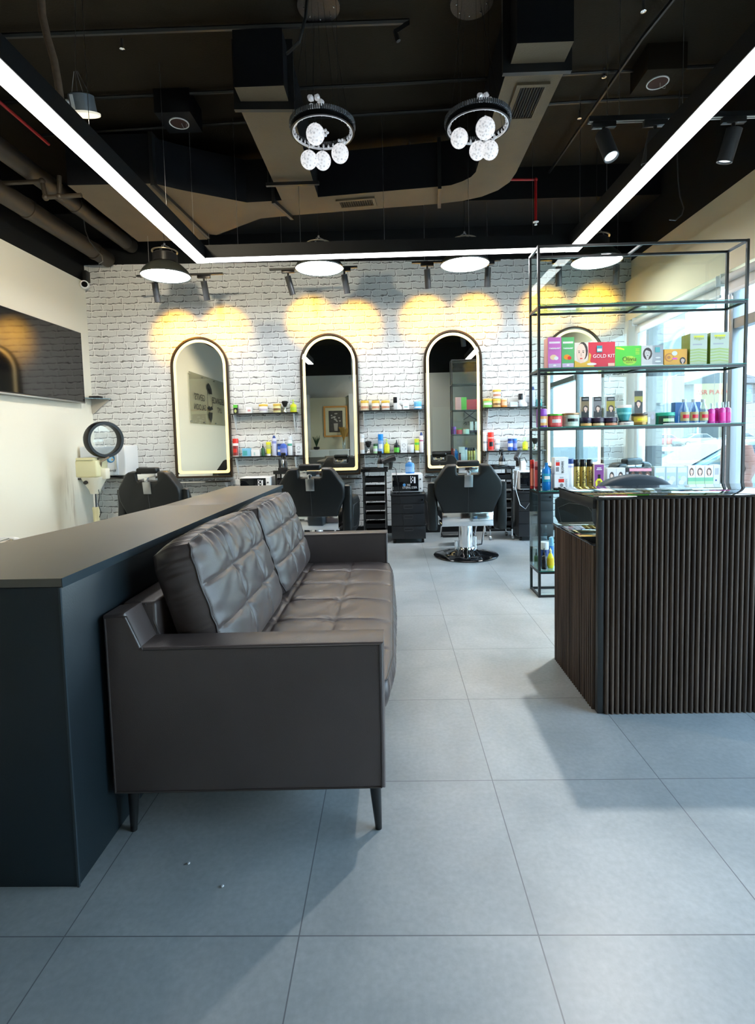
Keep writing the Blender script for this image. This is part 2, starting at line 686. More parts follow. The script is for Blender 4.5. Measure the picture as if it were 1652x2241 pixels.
def struct(o):
    o['kind'] = 'structure'
    return o


def copy_tree(o, parent=None):
    c = o.copy()
    COL.objects.link(c)
    if parent:
        c.parent = parent
    for ch in list(o.children):
        copy_tree(ch, c)
    return c


def dup(o, loc, rz, label, group=None):
    c = copy_tree(o)
    c.location = loc
    c.rotation_euler = (0, 0, rz)
    c['label'] = label
    if group:
        c['group'] = group
    return c


def text(body, size, m, parent, pos, rot=(PI / 2, 0, 0), name='lettering', ext=0.0006, ax='CENTER', sx=1.0):
    cu = bpy.data.curves.new(name, 'FONT')
    cu.body = body
    cu.size = size
    cu.extrude = ext
    cu.align_x = ax
    cu.align_y = 'CENTER'
    cu.resolution_u = 3
    cu.materials.append(m)
    tmp = bpy.data.objects.new(name, cu)
    me = bpy.data.meshes.new_from_object(tmp)
    bpy.data.objects.remove(tmp)
    bpy.data.curves.remove(cu)
    o = bpy.data.objects.new(name, me)
    COL.objects.link(o)
    o.parent = parent
    o.location = pos
    o.rotation_euler = rot
    o.scale = (sx, 1, 1)
    return o


def rrect(x0, x1, z0, z1, r, n=5):
    pts = []
    for cx, cz, a0 in ((x1 - r, z0 + r, -90), (x1 - r, z1 - r, 0), (x0 + r, z1 - r, 90), (x0 + r, z0 + r, 180)):
        for k in range(n + 1):
            a = math.radians(a0 + 90 * k / n)
            pts.append((cx + r * math.cos(a), cz + r * math.sin(a)))
    return pts


def ell(cx, cz, rx, rz, n=18, a0=0, a1=360):
    return [(cx + rx * math.cos(math.radians(a0 + (a1 - a0) * k / n)), cz + rz * math.sin(math.radians(a0 + (a1 - a0) * k / n))) for k in range(n if a1 - a0 == 360 else n + 1)]

# ================================================================= THE SETTING
XL, XR, YB, YR, ZC = -3.965, 3.06, 7.0, -3.2, 4.3
struct(B().box(XL - 0.2, XR + 0.25, YR - 0.2, YB + 0.2, -0.12, 0).build('floor', M_FLOOR))
struct(B().box(XL - 0.3, XR + 0.5, YR - 0.3, YB + 0.3, ZC, ZC + 0.25).build('ceiling', M_CEIL))
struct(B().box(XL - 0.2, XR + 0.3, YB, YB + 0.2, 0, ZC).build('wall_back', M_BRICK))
struct(B().box(XL - 0.2, XL, YR, YB, 0, ZC).build('wall_left', M_WALLL))
struct(B().box(XL, XR + 0.3, YR - 0.2, YR, 0, ZC).build('wall_rear', M_WALLB))
# right wall: bulkhead above the glazing
struct(B().box(XR + 0.07, XR + 0.35, YR, YB, 3.19, ZC).build('wall_right', M_WALLR))
struct(B().box(XR, XR + 0.35, YR, YB, 2.69, 3.19).build('trim_1', M_WALLR))
struct(B().box(XR - 0.01, XR + 0.1, 6.88, 7.0, 0, 2.69).build('trim_2', mat('white plaster pier', (0.72, 0.71, 0.66), 0.6)))
struct(B().box(XL, 3.1, 6.975, 7.0, 0, 0.1).build('baseboard_back', M_BLACK))
struct(B().box(XL, XL + 0.015, -3.2, 6.97, 0, 0.1).build('baseboard_left', mat('grey skirting', (0.3, 0.3, 0.3), 0.5)))
# glazing of the right wall: mullions, transom, panes
WX = 3.12
for i, (y0, y1, dep, mm) in enumerate([(6.78, 6.86, 0.10, M_WHITEM), (6.50, 6.56, 0.18, M_DKALU), (4.93, 4.99, 0.113, M_ALU), (3.2, 3.27, 0.14, M_ALU), (1.5, 1.57, 0.14, M_ALU), (-0.3, -0.23, 0.14, M_ALU)]):
    f = struct(B().box(WX, WX + dep, y0, y1, 0, 2.69, 0.004).build('window_%d' % (i + 1), mm))
for i, (y0, y1) in enumerate([(3.27, 4.93), (1.57, 3.2), (-0.23, 1.5)]):
    struct(B().box(WX + 0.01, WX + 0.1, y0, y1, 2.18, 2.27).build('trim_%d' % (i + 3), M_ALU))
struct(B().box(WX + 0.01, WX + 0.1, YR, 6.88, 0, 0.07).build('trim_7', M_ALU))
for i, (y0, y1) in enumerate([(6.56, 6.78), (5.0, 6.5), (3.27, 4.93), (1.57, 3.2), (-0.23, 1.5)]):
    struct(B().box(WX + 0.05, WX + 0.056, y0, y1, 0.07, 2.69).build('window_%d' % (i + 8), M_GLASS))
struct(B().box(XR + 0.02, XR + 0.35, YR, -0.3, 0, 2.69).build('wall_right_light_block', M_WALLR))  # unseen solid wall, closes off windows to cut light from behind
# roller blinds over the windows
for k, (y0, y1, lab) in enumerate([(5.06, 6.74, 'rolled-up white window blind nearest the brick wall'), (3.3, 4.98, 'rolled-up white window blind above the glass rack, nearer the camera')]):
    t = thing('roller_blind', lab, 'blind', (3.07, y0, 2.63), group='roller blinds over the windows')
    B().cyl((0, 0, 0), (0, y1 - y0, 0), 0.034, seg=20).build('blind_roll', M_BLIND, t)
    B().box(0.02, 0.024, 0.01, y1 - y0 - 0.01, -0.11, 0.0).build('fabric', M_BLIND, t)
    B().box(0.012, 0.034, 0.01, y1 - y0 - 0.01, -0.14, -0.11, 0.006).build('hem_bar', M_WHITEM, t)
    for yy in (-0.012, y1 - y0 + 0.002):
        B().box(-0.035, 0.045, yy, yy + 0.01, -0.04, 0.055, 0.003).build('bracket', M_WHITEM, t)
    B().tube([(-0.02, 0.005, 0), (-0.022, 0.005, -0.6), (-0.02, 0.005, -1.2)], 0.002, 5).build('chain', M_WHITEM, t)

# ---------------------------------------------------------------- outside
GZ = -0.35
M_ASPH = mat('asphalt', (0.043, 0.053, 0.065), 0.85, var=0.15, vs=0.7)
M_SAND = mat('sand verge', (0.161, 0.143, 0.112), 0.9, var=0.2, vs=0.4)
M_PAVE = mat('pale bounce paving', (0.55, 0.53, 0.49), 0.8, var=0.1, vs=2)
struct(B().box(3.4, 140, -60, 200, GZ - 0.3, GZ).build('ground_street', M_ASPH))
struct(B().box(3.42, 4.2, -10, 7.9, GZ, -0.06).box(4.2, 8.5, -10, 8.0, GZ, GZ + 0.004).build('ground_bounce_paving', M_PAVE))  # unseen pale strip, widened and brightened to bounce daylight indoors
struct(B().box(9, 90, 41.3, 57, GZ, GZ + 0.16).build('ground_verge', M_SAND))
kb = B()
for k in range(70):
    kb.mi = k % 2
    kb.box(9 + k * 1.0, 10 + k * 1.0, 41.0, 41.3, GZ, GZ + 0.2)
struct(kb.build('ground_curb', [mat('white curb paint', (0.186, 0.186, 0.174), 0.7), mat('grey curb paint', (0.05, 0.053, 0.056), 0.7)]))
kb = B()
for k in range(70):
    kb.mi = k % 2
    kb.box(9 + k * 1.0, 10 + k * 1.0, 57.0, 57.4, GZ, GZ + 0.3)
struct(kb.build('ground_curb_far', [MATS['white curb paint'], MATS['grey curb paint']]))


def street_building(name, label, x0, x1, y0, y1, h, wall, wins, roof=True):
    t = thing(name, label, 'building', ((x0 + x1) / 2, (y0 + y1) / 2, GZ))
    hx, hy = (x1 - x0) / 2, (y1 - y0) / 2
    B().box(-hx, hx, -hy, hy, 0, h).build('wall', wall, t)
    if roof:
        B().box(-hx - 1.2, hx + 1.2, -hy - 1.2, hy + 1.2, h, h + 0.4).prism([(-hx - 1.0, h + 0.4), (hx + 1.0, h + 0.4), (hx * 0.3, h + 1.8), (-hx * 0.3, h + 1.8)], 'Y', -hy - 1, hy + 1).build('roof', mat('grey roof', (0.081, 0.087, 0.093), 0.7), t)
    for (wx0, wx1, wz0, wz1) in wins:
        f = B().box(wx0, wx1, -hy - 0.12, -hy + 0.02, wz0, wz1).build('window', mat('white window surround', (0.205, 0.205, 0.198), 0.6), t)
        g = B().box(wx0 + 0.25, wx1 - 0.25, -hy - 0.16, -hy - 0.1, wz0 + 0.25, wz1 - 0.25)
        g.build('pane', mat('blue window pane', (0.08, 0.16, 0.20), 0.15), f)
        gb = B()
        nx = max(2, int((wx1 - wx0) / 1.2))
        for k in range(1, nx):
            xx = wx0 + (wx1 - wx0) * k / nx
            gb.box(xx - 0.05, xx + 0.05, -hy - 0.2, -hy - 0.15, wz0 + 0.25, wz1 - 0.25)
        gb.box(wx0 + 0.25, wx1 - 0.25, -hy - 0.2, -hy - 0.15, (wz0 + wz1) / 2 - 0.05, (wz0 + wz1) / 2 + 0.05)
        gb.build('glazing_bar', MATS['white window surround'], f)
    return t


M_VILLA = mat('cream villa wall', (0.167, 0.161, 0.149), 0.8)
M_PALEB = mat('pale blue white wall', (0.155, 0.174, 0.186), 0.8)
a = at(1508, 940, Y=88)
b_ = at(1585, 940, Y=88)
street_building('villa', 'cream villa with overhanging grey roof beyond the road', a.x, a.x + 11, 88, 98, at(1540, 842, Y=88).z - GZ, M_VILLA,
                [(-4.6, -2.2, 6.2, 9.4), (-4.9, -1.4, 1.2, 5.2), (0.0, 4.6, 6.2, 9.4)])
a = at(1448, 940, Y=70)
b_ = at(1496, 940, Y=70)
street_building('apartment_block', 'plain pale blue white building rising left of the villa', a.x - 6.0, b_.x, 70, 84, 17.5, M_PALEB, [(-2.8, -1.6, 3, 5), (-2.8, -1.6, 7, 9)], roof=False)
street_building('shop_block', 'low white shop building beyond the parked light blue car', 46, 68, 70, 80, 5.2, mat('white shop wall', (0.186, 0.18, 0.167), 0.8), [(-8, -3, 0.8, 3.0), (2, 8, 0.8, 3.0)], roof=False)
sg = at(1555, 872, Y=62)
t = thing('roadside_sign', 'yellow roadside sign with red lettering in front of the villa', 'sign', (sg.x, 62, GZ))
B().box(-1.9, 2.1, -0.1, 0.1, sg.z - GZ - 1.2, sg.z - GZ + 1.7).build('sign_board', mat('pale yellow sign board', (0.223, 0.186, 0.112), 0.6), t)
B().box(-1.5, -1.35, -0.05, 0.05, 0, sg.z - GZ - 1.2).box(1.4, 1.55, -0.05, 0.05, 0, sg.z - GZ - 1.2).build('post', M_STEEL, t)
text('ASR PLAZA', 0.72, mat('red sign lettering', (0.3, 0.03, 0.02), 0.5), t, (0.1, -0.13, sg.z - GZ + 0.7))
lp = at(1464, 935, Y=60)
ltop = at(1464, 826, Y=60).z
t = thing('street_lamp', 'tall thin street lamp post standing beyond the road', 'street lamp', (lp.x, 60.8, GZ))
B().tube([(0, 0, 0), (0, 0, ltop - GZ - 0.4), (0.25, 0, ltop - GZ), (1.4, 0, ltop - GZ + 0.35)], [0.13, 0.09, 0.07, 0.06], 10).build('post', M_ALU, t)
B().box(1.2, 2.1, -0.15, 0.15, ltop - GZ + 0.28, ltop - GZ + 0.42, 0.03).build('lamp_head', M_ALU, t)


def car(label, loc, rz, paint, group=None):
    t = thing('parked_car', label, 'car', loc, rz, group)
    body = [(-2.1, 0.35), (-2.15, 0.62), (-2.0, 0.85), (-1.05, 0.95), (1.3, 0.98), (1.95, 0.92), (2.1, 0.7), (2.12, 0.35), (1.7, 0.22), (-1.7, 0.22)]
    B().prism([(x, z) for x, z in body], 'Y', -0.86, 0.86, 0.09, 3).build('body', paint, t)
    cab = [(-1.2, 0.93), (-0.35, 1.40), (0.1, 1.46), (1.0, 1.42), (1.75, 0.95)]
    B().prism(cab, 'Y', -0.72, 0.72, 0.08, 3).build('roof', paint, t)
    b = B()
    b.prism([(-1.02, 0.95), (-0.33, 1.34), (0.05, 1.39), (0.35, 1.39), (0.35, 0.97)], 'Y', -0.735, 0.735)
    b.prism([(0.43, 0.97), (0.43, 1.39), (0.95, 1.36), (1.5, 0.97)], 'Y', -0.735, 0.735)
    b.build('side_window', mat('car glass', (0.04, 0.06, 0.075), 0.05), t)
    B().poly([(-1.16, -0.62, 0.985), (-1.16, 0.62, 0.985), (-0.40, 0.58, 1.39), (-0.40, -0.58, 1.39)]).build('windscreen', MATS['car glass'], t, recalc=False)
    for sx in (-1.3, 1.3):
        for sy in (-0.86, 0.68):
            wv = B().cyl((sx, sy, 0.32), (sx, sy + 0.18, 0.32), 0.32, seg=24).build('wheel', mat('car tyre', (0.02, 0.02, 0.02), 0.7), t)
            yy = sy - 0.01 if sy < 0 else sy + 0.17
            B().cyl((sx, yy, 0.32), (sx, yy + 0.02, 0.32), 0.19, seg=20).build('hubcap', M_STEEL, wv)
    return t


P_BLUE = mat('light blue car paint', (0.05, 0.10, 0.14), 0.3, 0.1, coat=0.3)
car('light blue car parked just outside the window', (5.95, 9.4, GZ), 0.0, P_BLUE)
px = [(1520, 'white car parked at the far kerb beyond the sand verge', mat('white car paint', (0.186, 0.186, 0.186), 0.3, coat=0.3)),
      (1445, 'red car parked at the far kerb, nearest the lamp post', mat('red car paint', (0.25, 0.02, 0.03), 0.3, coat=0.3)),
      (1610, 'grey car parked at the far kerb, right of the white car', mat('grey car paint', (0.087, 0.093, 0.099), 0.3, coat=0.3))]
for p_, lab, pt in px:
    q = at(p_, 950, Y=60.9 if 'white' in lab else 66)
    car(lab, (q.x, q.y, GZ), 0.05, pt, 'cars parked beyond the road')


# the man outside the window
def person_outside():
    q = at(1612, 950, Y=7.4)
    t = thing('person', 'man in reddish brown shirt and trousers standing outside the window', 'person', (q.x, 7.4, GZ + 0.005), math.radians(-86))
    me = bpy.data.meshes.new('body')
    J = {'pel': (0, 0, 0.90), 'spine': (0, 0.01, 1.10), 'chest': (0, 0.0, 1.30), 'neck': (0, 0.0, 1.44), 'head0': (0, -0.02, 1.50), 'head1': (0, -0.025, 1.60),
         'shl': (0.17, 0, 1.36), 'ell': (0.25, 0.03, 1.09), 'wrl': (0.24, -0.08, 0.85), 'hal': (0.24, -0.11, 0.78),
         'shr': (-0.17, 0, 1.36), 'elr': (-0.25, 0.03, 1.09), 'wrr': (-0.24, -0.08, 0.85), 'har': (-0.24, -0.11, 0.78),
         'hipl': (0.09, 0, 0.84), 'knl': (0.10, -0.02, 0.47), 'anl': (0.10, 0.02, 0.09), 'tol': (0.11, -0.13, 0.04),
         'hipr': (-0.09, 0, 0.84), 'knr': (-0.10, -0.02, 0.47), 'anr': (-0.10, 0.02, 0.09), 'tor': (-0.11, -0.13, 0.04)}
    rad = {'pel': .14, 'spine': .125, 'chest': .15, 'neck': .055, 'head0': .075, 'head1': .09, 'shl': .07, 'ell': .045, 'wrl': .03, 'hal': .035, 'shr': .07, 'elr': .045, 'wrr': .03, 'har': .035,
           'hipl': .10, 'knl': .065, 'anl': .045, 'tol': .04, 'hipr': .10, 'knr': .065, 'anr': .045, 'tor': .04}
    names = list(J)
    E = [('pel', 'spine'), ('spine', 'chest'), ('chest', 'neck'), ('neck', 'head0'), ('head0', 'head1'), ('chest', 'shl'), ('shl', 'ell'), ('ell', 'wrl'), ('wrl', 'hal'), ('chest', 'shr'), ('shr', 'elr'), ('elr', 'wrr'), ('wrr', 'har'),
         ('pel', 'hipl'), ('hipl', 'knl'), ('knl', 'anl'), ('anl', 'tol'), ('pel', 'hipr'), ('hipr', 'knr'), ('knr', 'anr'), ('anr', 'tor')]
    base = [J[n_] for n_ in names]
    ed = [(names.index(a_), names.index(b2)) for a_, b2 in E]
    rr = [rad[n_] for n_ in names]
    for s_, hn in ((1, 'hal'), (-1, 'har')):           # fingers and thumb
        hi = names.index(hn)
        hp = Vector(J[hn])
        for k in range(5):
            if k < 4:
                p1 = hp + Vector((-0.012 * s_, -0.022 + 0.016 * k, -0.05))
                p2 = p1 + Vector((-0.012 * s_, -0.004, -0.035 - 0.006 * (1 - abs(k - 1.5))))
            else:
                p1 = hp + Vector((0, -0.045, -0.01))
                p2 = p1 + Vector((-0.005 * s_, -0.02, -0.035))
            i1 = len(base)
            base += [tuple(p1), tuple(p2)]
            ed += [(hi, i1), (i1, i1 + 1)]
            rr += [0.010, 0.008]
    me.from_pydata(base, ed, [])
    o = bpy.data.objects.new('body', me)
    COL.objects.link(o)
    o.parent = t
    sk = o.modifiers.new('skin', 'SKIN')
    for i_, v in enumerate(me.skin_vertices[0].data):
        v.radius = (rr[i_], rr[i_] * (0.75 if i_ < 3 else 1))
    me.skin_vertices[0].data[0].use_root = True
    o.modifiers.new('sub', 'SUBSURF').render_levels = 2
    me.materials.append(mat('man skin', (0.16, 0.09, 0.06), 0.6))
    cl = mat('reddish brown cloth', (0.09, 0.042, 0.033), 0.85, var=0.25, vs=20)
    B().lathe([(0.0, 1.45), (0.07, 1.44), (0.15, 1.40), (0.20, 1.32), (0.185, 1.15), (0.175, 1.0), (0.20, 0.88), (0.22, 0.70), (0.21, 0.68), (0.0, 0.72)], (0, 0.01, 0), 24, 1.12, 0.78).build('shirt', cl, t)
    for sx in (1, -1):
        B().tube([(0.16 * sx, 0, 1.38), (0.215 * sx, 0.015, 1.24), (0.252 * sx, 0.03, 1.09), (0.245 * sx, -0.03, 0.96), (0.24 * sx, -0.07, 0.88)], [0.085, 0.075, 0.062, 0.052, 0.05], 14).build('sleeve', cl, t)
        B().tube([(0.09 * sx, 0, 0.86), (0.10 * sx, -0.015, 0.6), (0.10 * sx, -0.015, 0.45), (0.10 * sx, 0.015, 0.12)], [0.125, 0.105, 0.09, 0.08], 14).build('trouser_leg', cl, t)
    hd = B()
    hd.lathe([(0.0, -0.115), (0.03, -0.11), (0.055, -0.085), (0.07, -0.03), (0.078, 0.03), (0.07, 0.08), (0.04, 0.11), (0, 0.12)], (0, -0.02, 1.565), 20, 1.0, 1.18)
    hd.tube([(0, -0.105, 1.60), (0, -0.125, 1.555), (0, -0.112, 1.548)], [0.009, 0.014, 0.01], 8)
    for sx in (1, -1):
        hd.sphere((0.079 * sx, -0.015, 1.57), 0.018, 10)
        hd.mi = 1
        hd.sphere((0.03 * sx, -0.098, 1.585), 0.009, 8)
        hd.mi = 0
    hd.mi = 2
    hd.box(-0.022, 0.022, -0.108, -0.10, 1.518, 1.526, 0.003)
    hd.build('face', [MATS['man skin'], mat('eye dark', (0.02, 0.02, 0.02), 0.3), mat('lip', (0.3, 0.1, 0.08), 0.6)], t)
    B().lathe([(0.0, 0.085), (0.05, 0.078), (0.078, 0.04), (0.085, -0.01), (0.078, -0.05), (0.05, -0.02), (0.0, 0.0)], (0, 0.0, 1.605), 20, 1.0, 1.1).build('hair', mat('black hair', (0.01, 0.009, 0.008), 0.6), t)
    for sx in (1, -1):
        B().box(0.1 * sx - 0.045, 0.1 * sx + 0.045, -0.18, 0.08, 0.0, 0.08, 0.03, 3).build('shoe', mat('black shoe leather', (0.02, 0.02, 0.02), 0.4), t)
    t.scale = (1.0, 1.0, 1.0)
    return t


person_outside()

# ================================================================= CEILING SERVICES
# ---- air duct
duct = thing('air_duct', 'large dark painted ventilation duct hanging across the black ceiling', 'duct', (0, 5.4, 3.7))
DZ0, DZ1 = 3.70, 4.12
OY = 5.4


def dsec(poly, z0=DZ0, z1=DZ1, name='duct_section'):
    """duct piece: light painted into the paler underside, shade into the black sides"""
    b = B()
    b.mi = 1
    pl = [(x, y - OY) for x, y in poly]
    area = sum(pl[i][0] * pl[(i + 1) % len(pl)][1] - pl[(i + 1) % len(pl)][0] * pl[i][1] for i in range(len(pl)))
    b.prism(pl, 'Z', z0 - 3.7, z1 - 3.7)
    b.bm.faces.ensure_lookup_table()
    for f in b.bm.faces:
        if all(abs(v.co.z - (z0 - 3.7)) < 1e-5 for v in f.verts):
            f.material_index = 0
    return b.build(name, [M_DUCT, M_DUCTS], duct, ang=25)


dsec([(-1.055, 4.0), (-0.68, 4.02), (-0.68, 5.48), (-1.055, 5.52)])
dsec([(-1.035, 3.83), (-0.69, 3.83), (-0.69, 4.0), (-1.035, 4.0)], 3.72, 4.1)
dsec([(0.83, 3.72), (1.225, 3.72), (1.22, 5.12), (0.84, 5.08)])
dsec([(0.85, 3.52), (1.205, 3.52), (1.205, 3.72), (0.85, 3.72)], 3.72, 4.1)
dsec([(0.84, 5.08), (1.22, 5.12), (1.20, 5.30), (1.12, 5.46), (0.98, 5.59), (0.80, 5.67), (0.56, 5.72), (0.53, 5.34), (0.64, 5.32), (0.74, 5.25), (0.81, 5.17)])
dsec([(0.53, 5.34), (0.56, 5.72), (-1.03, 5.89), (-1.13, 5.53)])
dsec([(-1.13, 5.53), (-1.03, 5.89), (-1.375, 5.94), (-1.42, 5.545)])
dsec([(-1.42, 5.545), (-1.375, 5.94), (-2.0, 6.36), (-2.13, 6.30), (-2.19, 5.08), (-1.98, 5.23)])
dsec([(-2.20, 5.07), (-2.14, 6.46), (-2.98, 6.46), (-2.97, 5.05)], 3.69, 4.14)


def flange(p0, p1, z0=DZ0 - 0.035, z1=DZ1 + 0.03, th=0.035):
    a_, b2 = Vector((p0[0], p0[1] - OY, 0)), Vector((p1[0], p1[1] - OY, 0))
    d = (b2 - a_).normalized()
    n_ = Vector((-d.y, d.x, 0)) * th / 2
    a_ -= d * 0.03
    b2 += d * 0.03
    b = B()
    pl = [a_ + n_, b2 + n_, b2 - n_, a_ - n_]
    b.prism([(v.x, v.y) for v in pl], 'Z', z0 - 3.7, z1 - 3.7)
    b.build('flange', M_METALB, duct)


for fl in [((-1.055, 4.0), (-0.68, 4.02)), ((0.83, 3.72), (1.225, 3.72)), ((-1.13, 5.53), (-1.03, 5.89)), ((0.53, 5.34), (0.56, 5.72)), ((-2.17, 5.08), (-2.10, 6.34))]:
    flange(*fl)
# hanger bar under the left branch
B().box(-1.12, -0.62, 5.10 - OY, 5.13 - OY, -0.05, -0.02).cyl((-1.1, 5.115 - OY, -0.03), (-1.1, 5.115 - OY, 0.6), 0.005, seg=8).cyl((-0.64, 5.115 - OY, -0.03), (-0.64, 5.115 - OY, 0.6), 0.005, seg=8).build('hanger', M_METALB, duct)


def grille(cx, cy, w_, d_, rz, n, along):
    mx = Matrix.Translation((cx, cy - OY, -0.012)) @ Matrix.Rotation(rz, 4, 'Z')
    fr = B()
    fr.ring([(-w_ / 2 - .03, -d_ / 2 - .03), (w_ / 2 + .03, -d_ / 2 - .03), (w_ / 2 + .03, d_ / 2 + .03), (-w_ / 2 - .03, d_ / 2 + .03)],
            [(-w_ / 2, -d_ / 2), (w_ / 2, -d_ / 2), (w_ / 2, d_ / 2), (-w_ / 2, d_ / 2)], 'Z', -0.006, 0.014)
    g = fr.build('grille', M_DUCT, duct, mx=mx)
    B().box(-w_ / 2, w_ / 2, -d_ / 2, d_ / 2, 0.006, 0.0125).build('grille_backing', M_BLACK, g)
    s = B()
    for k in range(n):
        u = (k + 0.5) / n
        if along == 'x':
            s.box(-w_ / 2 + w_ * u - 0.002, -w_ / 2 + w_ * u + 0.002, -d_ / 2, d_ / 2, -0.004, 0.008)
        else:
            s.box(-w_ / 2, w_ / 2, -d_ / 2 + d_ * u - 0.004, -d_ / 2 + d_ * u + 0.003, -0.004, 0.008)
    s.build('grille_blades', M_PIPE, g)


grille(1.045, 4.07, 0.17, 0.36, 0, 9, 'x')
grille(-0.30, 5.62, 0.34, 0.13, -0.11, 14, 'x')
# bulkhead where the ceiling drops before the brick wall
struct(B().box(XL, XR + 0.06, 6.25, 7.0, 3.95, ZC).build('ceiling_bulkhead', M_BLACK))

# ---- pipes along the left side
t = thing('ceiling_pipe', 'thick dark brown pipe below the black ceiling, nearest the left wall', 'pipe', (-3.62, 4.5, 3.66), group='thick pipes along the left ceiling')
B().cyl((0, -3.5, 0), (0, 2.45, 0), 0.095, seg=24).build('pipe_run', M_PIPE, t)
for yy in (0.9, 2.1):
    B().cyl((0, yy, 0), (0, yy + 0.06, 0), 0.103, seg=24).build('pipe_joint', M_PIPE, t)
t = thing('ceiling_pipe', 'thick dark brown pipe, the one further from the left wall', 'pipe', (-3.30, 4.5, 3.82), group='thick pipes along the left ceiling')
B().cyl((0, -3.5, 0), (0, 2.45, 0), 0.085, seg=24).build('pipe_run', M_PIPE, t)
for yy in (1.2, 2.3):
    B().cyl((0, yy, 0), (0, yy + 0.05, 0), 0.092, seg=24).build('pipe_joint', M_PIPE, t)
tag(B().cyl((0, -2.5, 0), (0, 1.15, 0), 0.013, seg=12).build('sprinkler_pipe', M_RED, loc=(-3.03, 3.75, 3.98)), 'straight red sprinkler pipe along the left of the ceiling', 'pipe')
a = at(0, 402, Y=5.0)
q = [at(0, 402, Y=5.0) + Vector((-0.4, 0, 0)), at(92, 397, Y=5.0), at(100, 432, Y=5.0), at(178, 427, Y=5.0)]
t = thing('bracket_pipe', 'thin dark pipe with elbows below the thick pipes at upper left', 'pipe', tuple(q[1]))
b = B()
for p0, p1 in zip(q, q[1:]):
    b.cyl(p0 - q[1], p1 - q[1], 0.02, seg=14)
m_ = at(130, 430, Y=5.0)
b.cyl(m_ - q[1], at(130, 385, Y=5.0) - q[1], 0.02, seg=14)
b.build('pipe_run', M_PIPE, t)
for p0 in (q[1], q[2], m_):
    B().sphere(p0 - q[1], 0.03, 14).build('elbow', M_PIPE, t)
# hanging flexible conduit
pts = [at(88, -30, Y=3.4), at(92, 30, Y=3.4), at(103, 80, Y=3.4), at(118, 130, Y=3.4), at(127, 180, Y=3.4), at(134, 232, Y=3.42)]
tag(B().tube([p_ - pts[0] for p_ in pts], 0.022, 12).build('flexible_conduit', mat('mottled brown conduit', (0.13, 0.085, 0.055), 0.7, var=0.5, vs=30), loc=tuple(pts[0])), 'mottled brown flexible conduit hanging at upper left', 'conduit')


def wire(name, label, pts_, r, m, cat='cable', group=None):
    return tag(B().tube([Vector(p_) - Vector(pts_[0]) for p_ in pts_], r, 6).build(name, m, loc=tuple(pts_[0])), label, cat, group)


wire('loose_cable', 'loose pale cable end hanging in front of the thick pipes', [Vector((at(183, 478, Y=6.0).x, 6.1, ZC)), at(183, 478, Y=6.0), at(187, 505, Y=6.0), at(196, 528, Y=6.0), at(212, 548, Y=6.0), at(223, 560, Y=6.0), at(225, 572, Y=6.0), at(216, 578, Y=6.0)], 0.006, M_STEEL)
wire('loose_cable', 'loose dark cable curling down to the cream wall at upper right', [Vector((at(1484, 395, Y=5.0).x, 5.0, ZC)), at(1482, 340, Y=5.0), at(1484, 395, Y=5.0), at(1488, 430, Y=5.0), at(1496, 455, Y=5.0), at(1492, 470, Y=5.0), at(1478, 482, Y=5.0), at(1464, 481, Y=5.0)], 0.006, M_KNOB)
# conduits crossing the ceiling
wire('conduit', 'black conduit crossing the ceiling near the top of the photo', [(-3.5, 4.0, 4.25), (0.2, 4.02, 4.25), at(865, 70, Y=4.0), at(872, 90, Y=4.0)], 0.018, M_METALB, 'conduit')
wire('conduit', 'black conduit crossing the ceiling behind both chandeliers', [(-3.5, 4.75, 4.26), (0.0, 4.7, 4.26), (3.0, 4.62, 4.26)], 0.014, M_METALB, 'conduit')
wire('conduit', 'black conduit crossing the ceiling in front of the cross duct', [(-3.3, 5.25, 4.26), (0.0, 5.1, 4.26), (2.9, 5.0, 4.26)], 0.014, M_METALB, 'conduit')
wire('conduit', 'black conduit running front to back above the right light strip', [(2.25, 2.0, 4.21), (1.95, 4.2, 4.21), (1.85, 6.2, 4.21)], 0.016, M_METALB, 'conduit')
wire('conduit', 'short black conduit rising beside the left chandelier canopy', [at(672, -5, Y=3.7), at(668, 40, Y=3.7), at(655, 92, Y=3.75), at(628, 118, Y=3.85)], 0.011, M_METALB, 'conduit')
# rectangular service boxes with a round opening
for k, (p_, lab) in enumerate([((-1.82, 4.86), 'black ceiling box with round white-rimmed opening, upper left'), ((2.235, 4.55), 'black ceiling box with round pale-rimmed opening, upper right')]):
    t = thing('ceiling_box', lab, 'ceiling box', (p_[0], p_[1], 4.1), group='ceiling boxes with round openings')
    B().box(-0.155, 0.155, -0.155, 0.155, 0, 0.2, 0.004).build('housing', [M_DUCTS, M_CEIL][k], t)
    ri = B()
    ri.ring(ell(0, 0, 0.085, 0.085, 28), ell(0, 0, 0.076, 0.076, 28), 'Z', -0.008, 0.0)
    ri.build('rim', M_WHITEM, t)
    B().cyl((0, 0, -0.004), (0, 0, -0.001), 0.076, seg=28).build('opening', mat('dark red brown cavity', (0.035, 0.012, 0.01), 0.8), t)
    B().tube([(0.02, 0, -0.002), (0.03, 0.02, -0.03), (0.06, 0.0, -0.05), (0.065, 0.0, -0.01)], 0.002, 5).build('wire', M_STEEL, t)
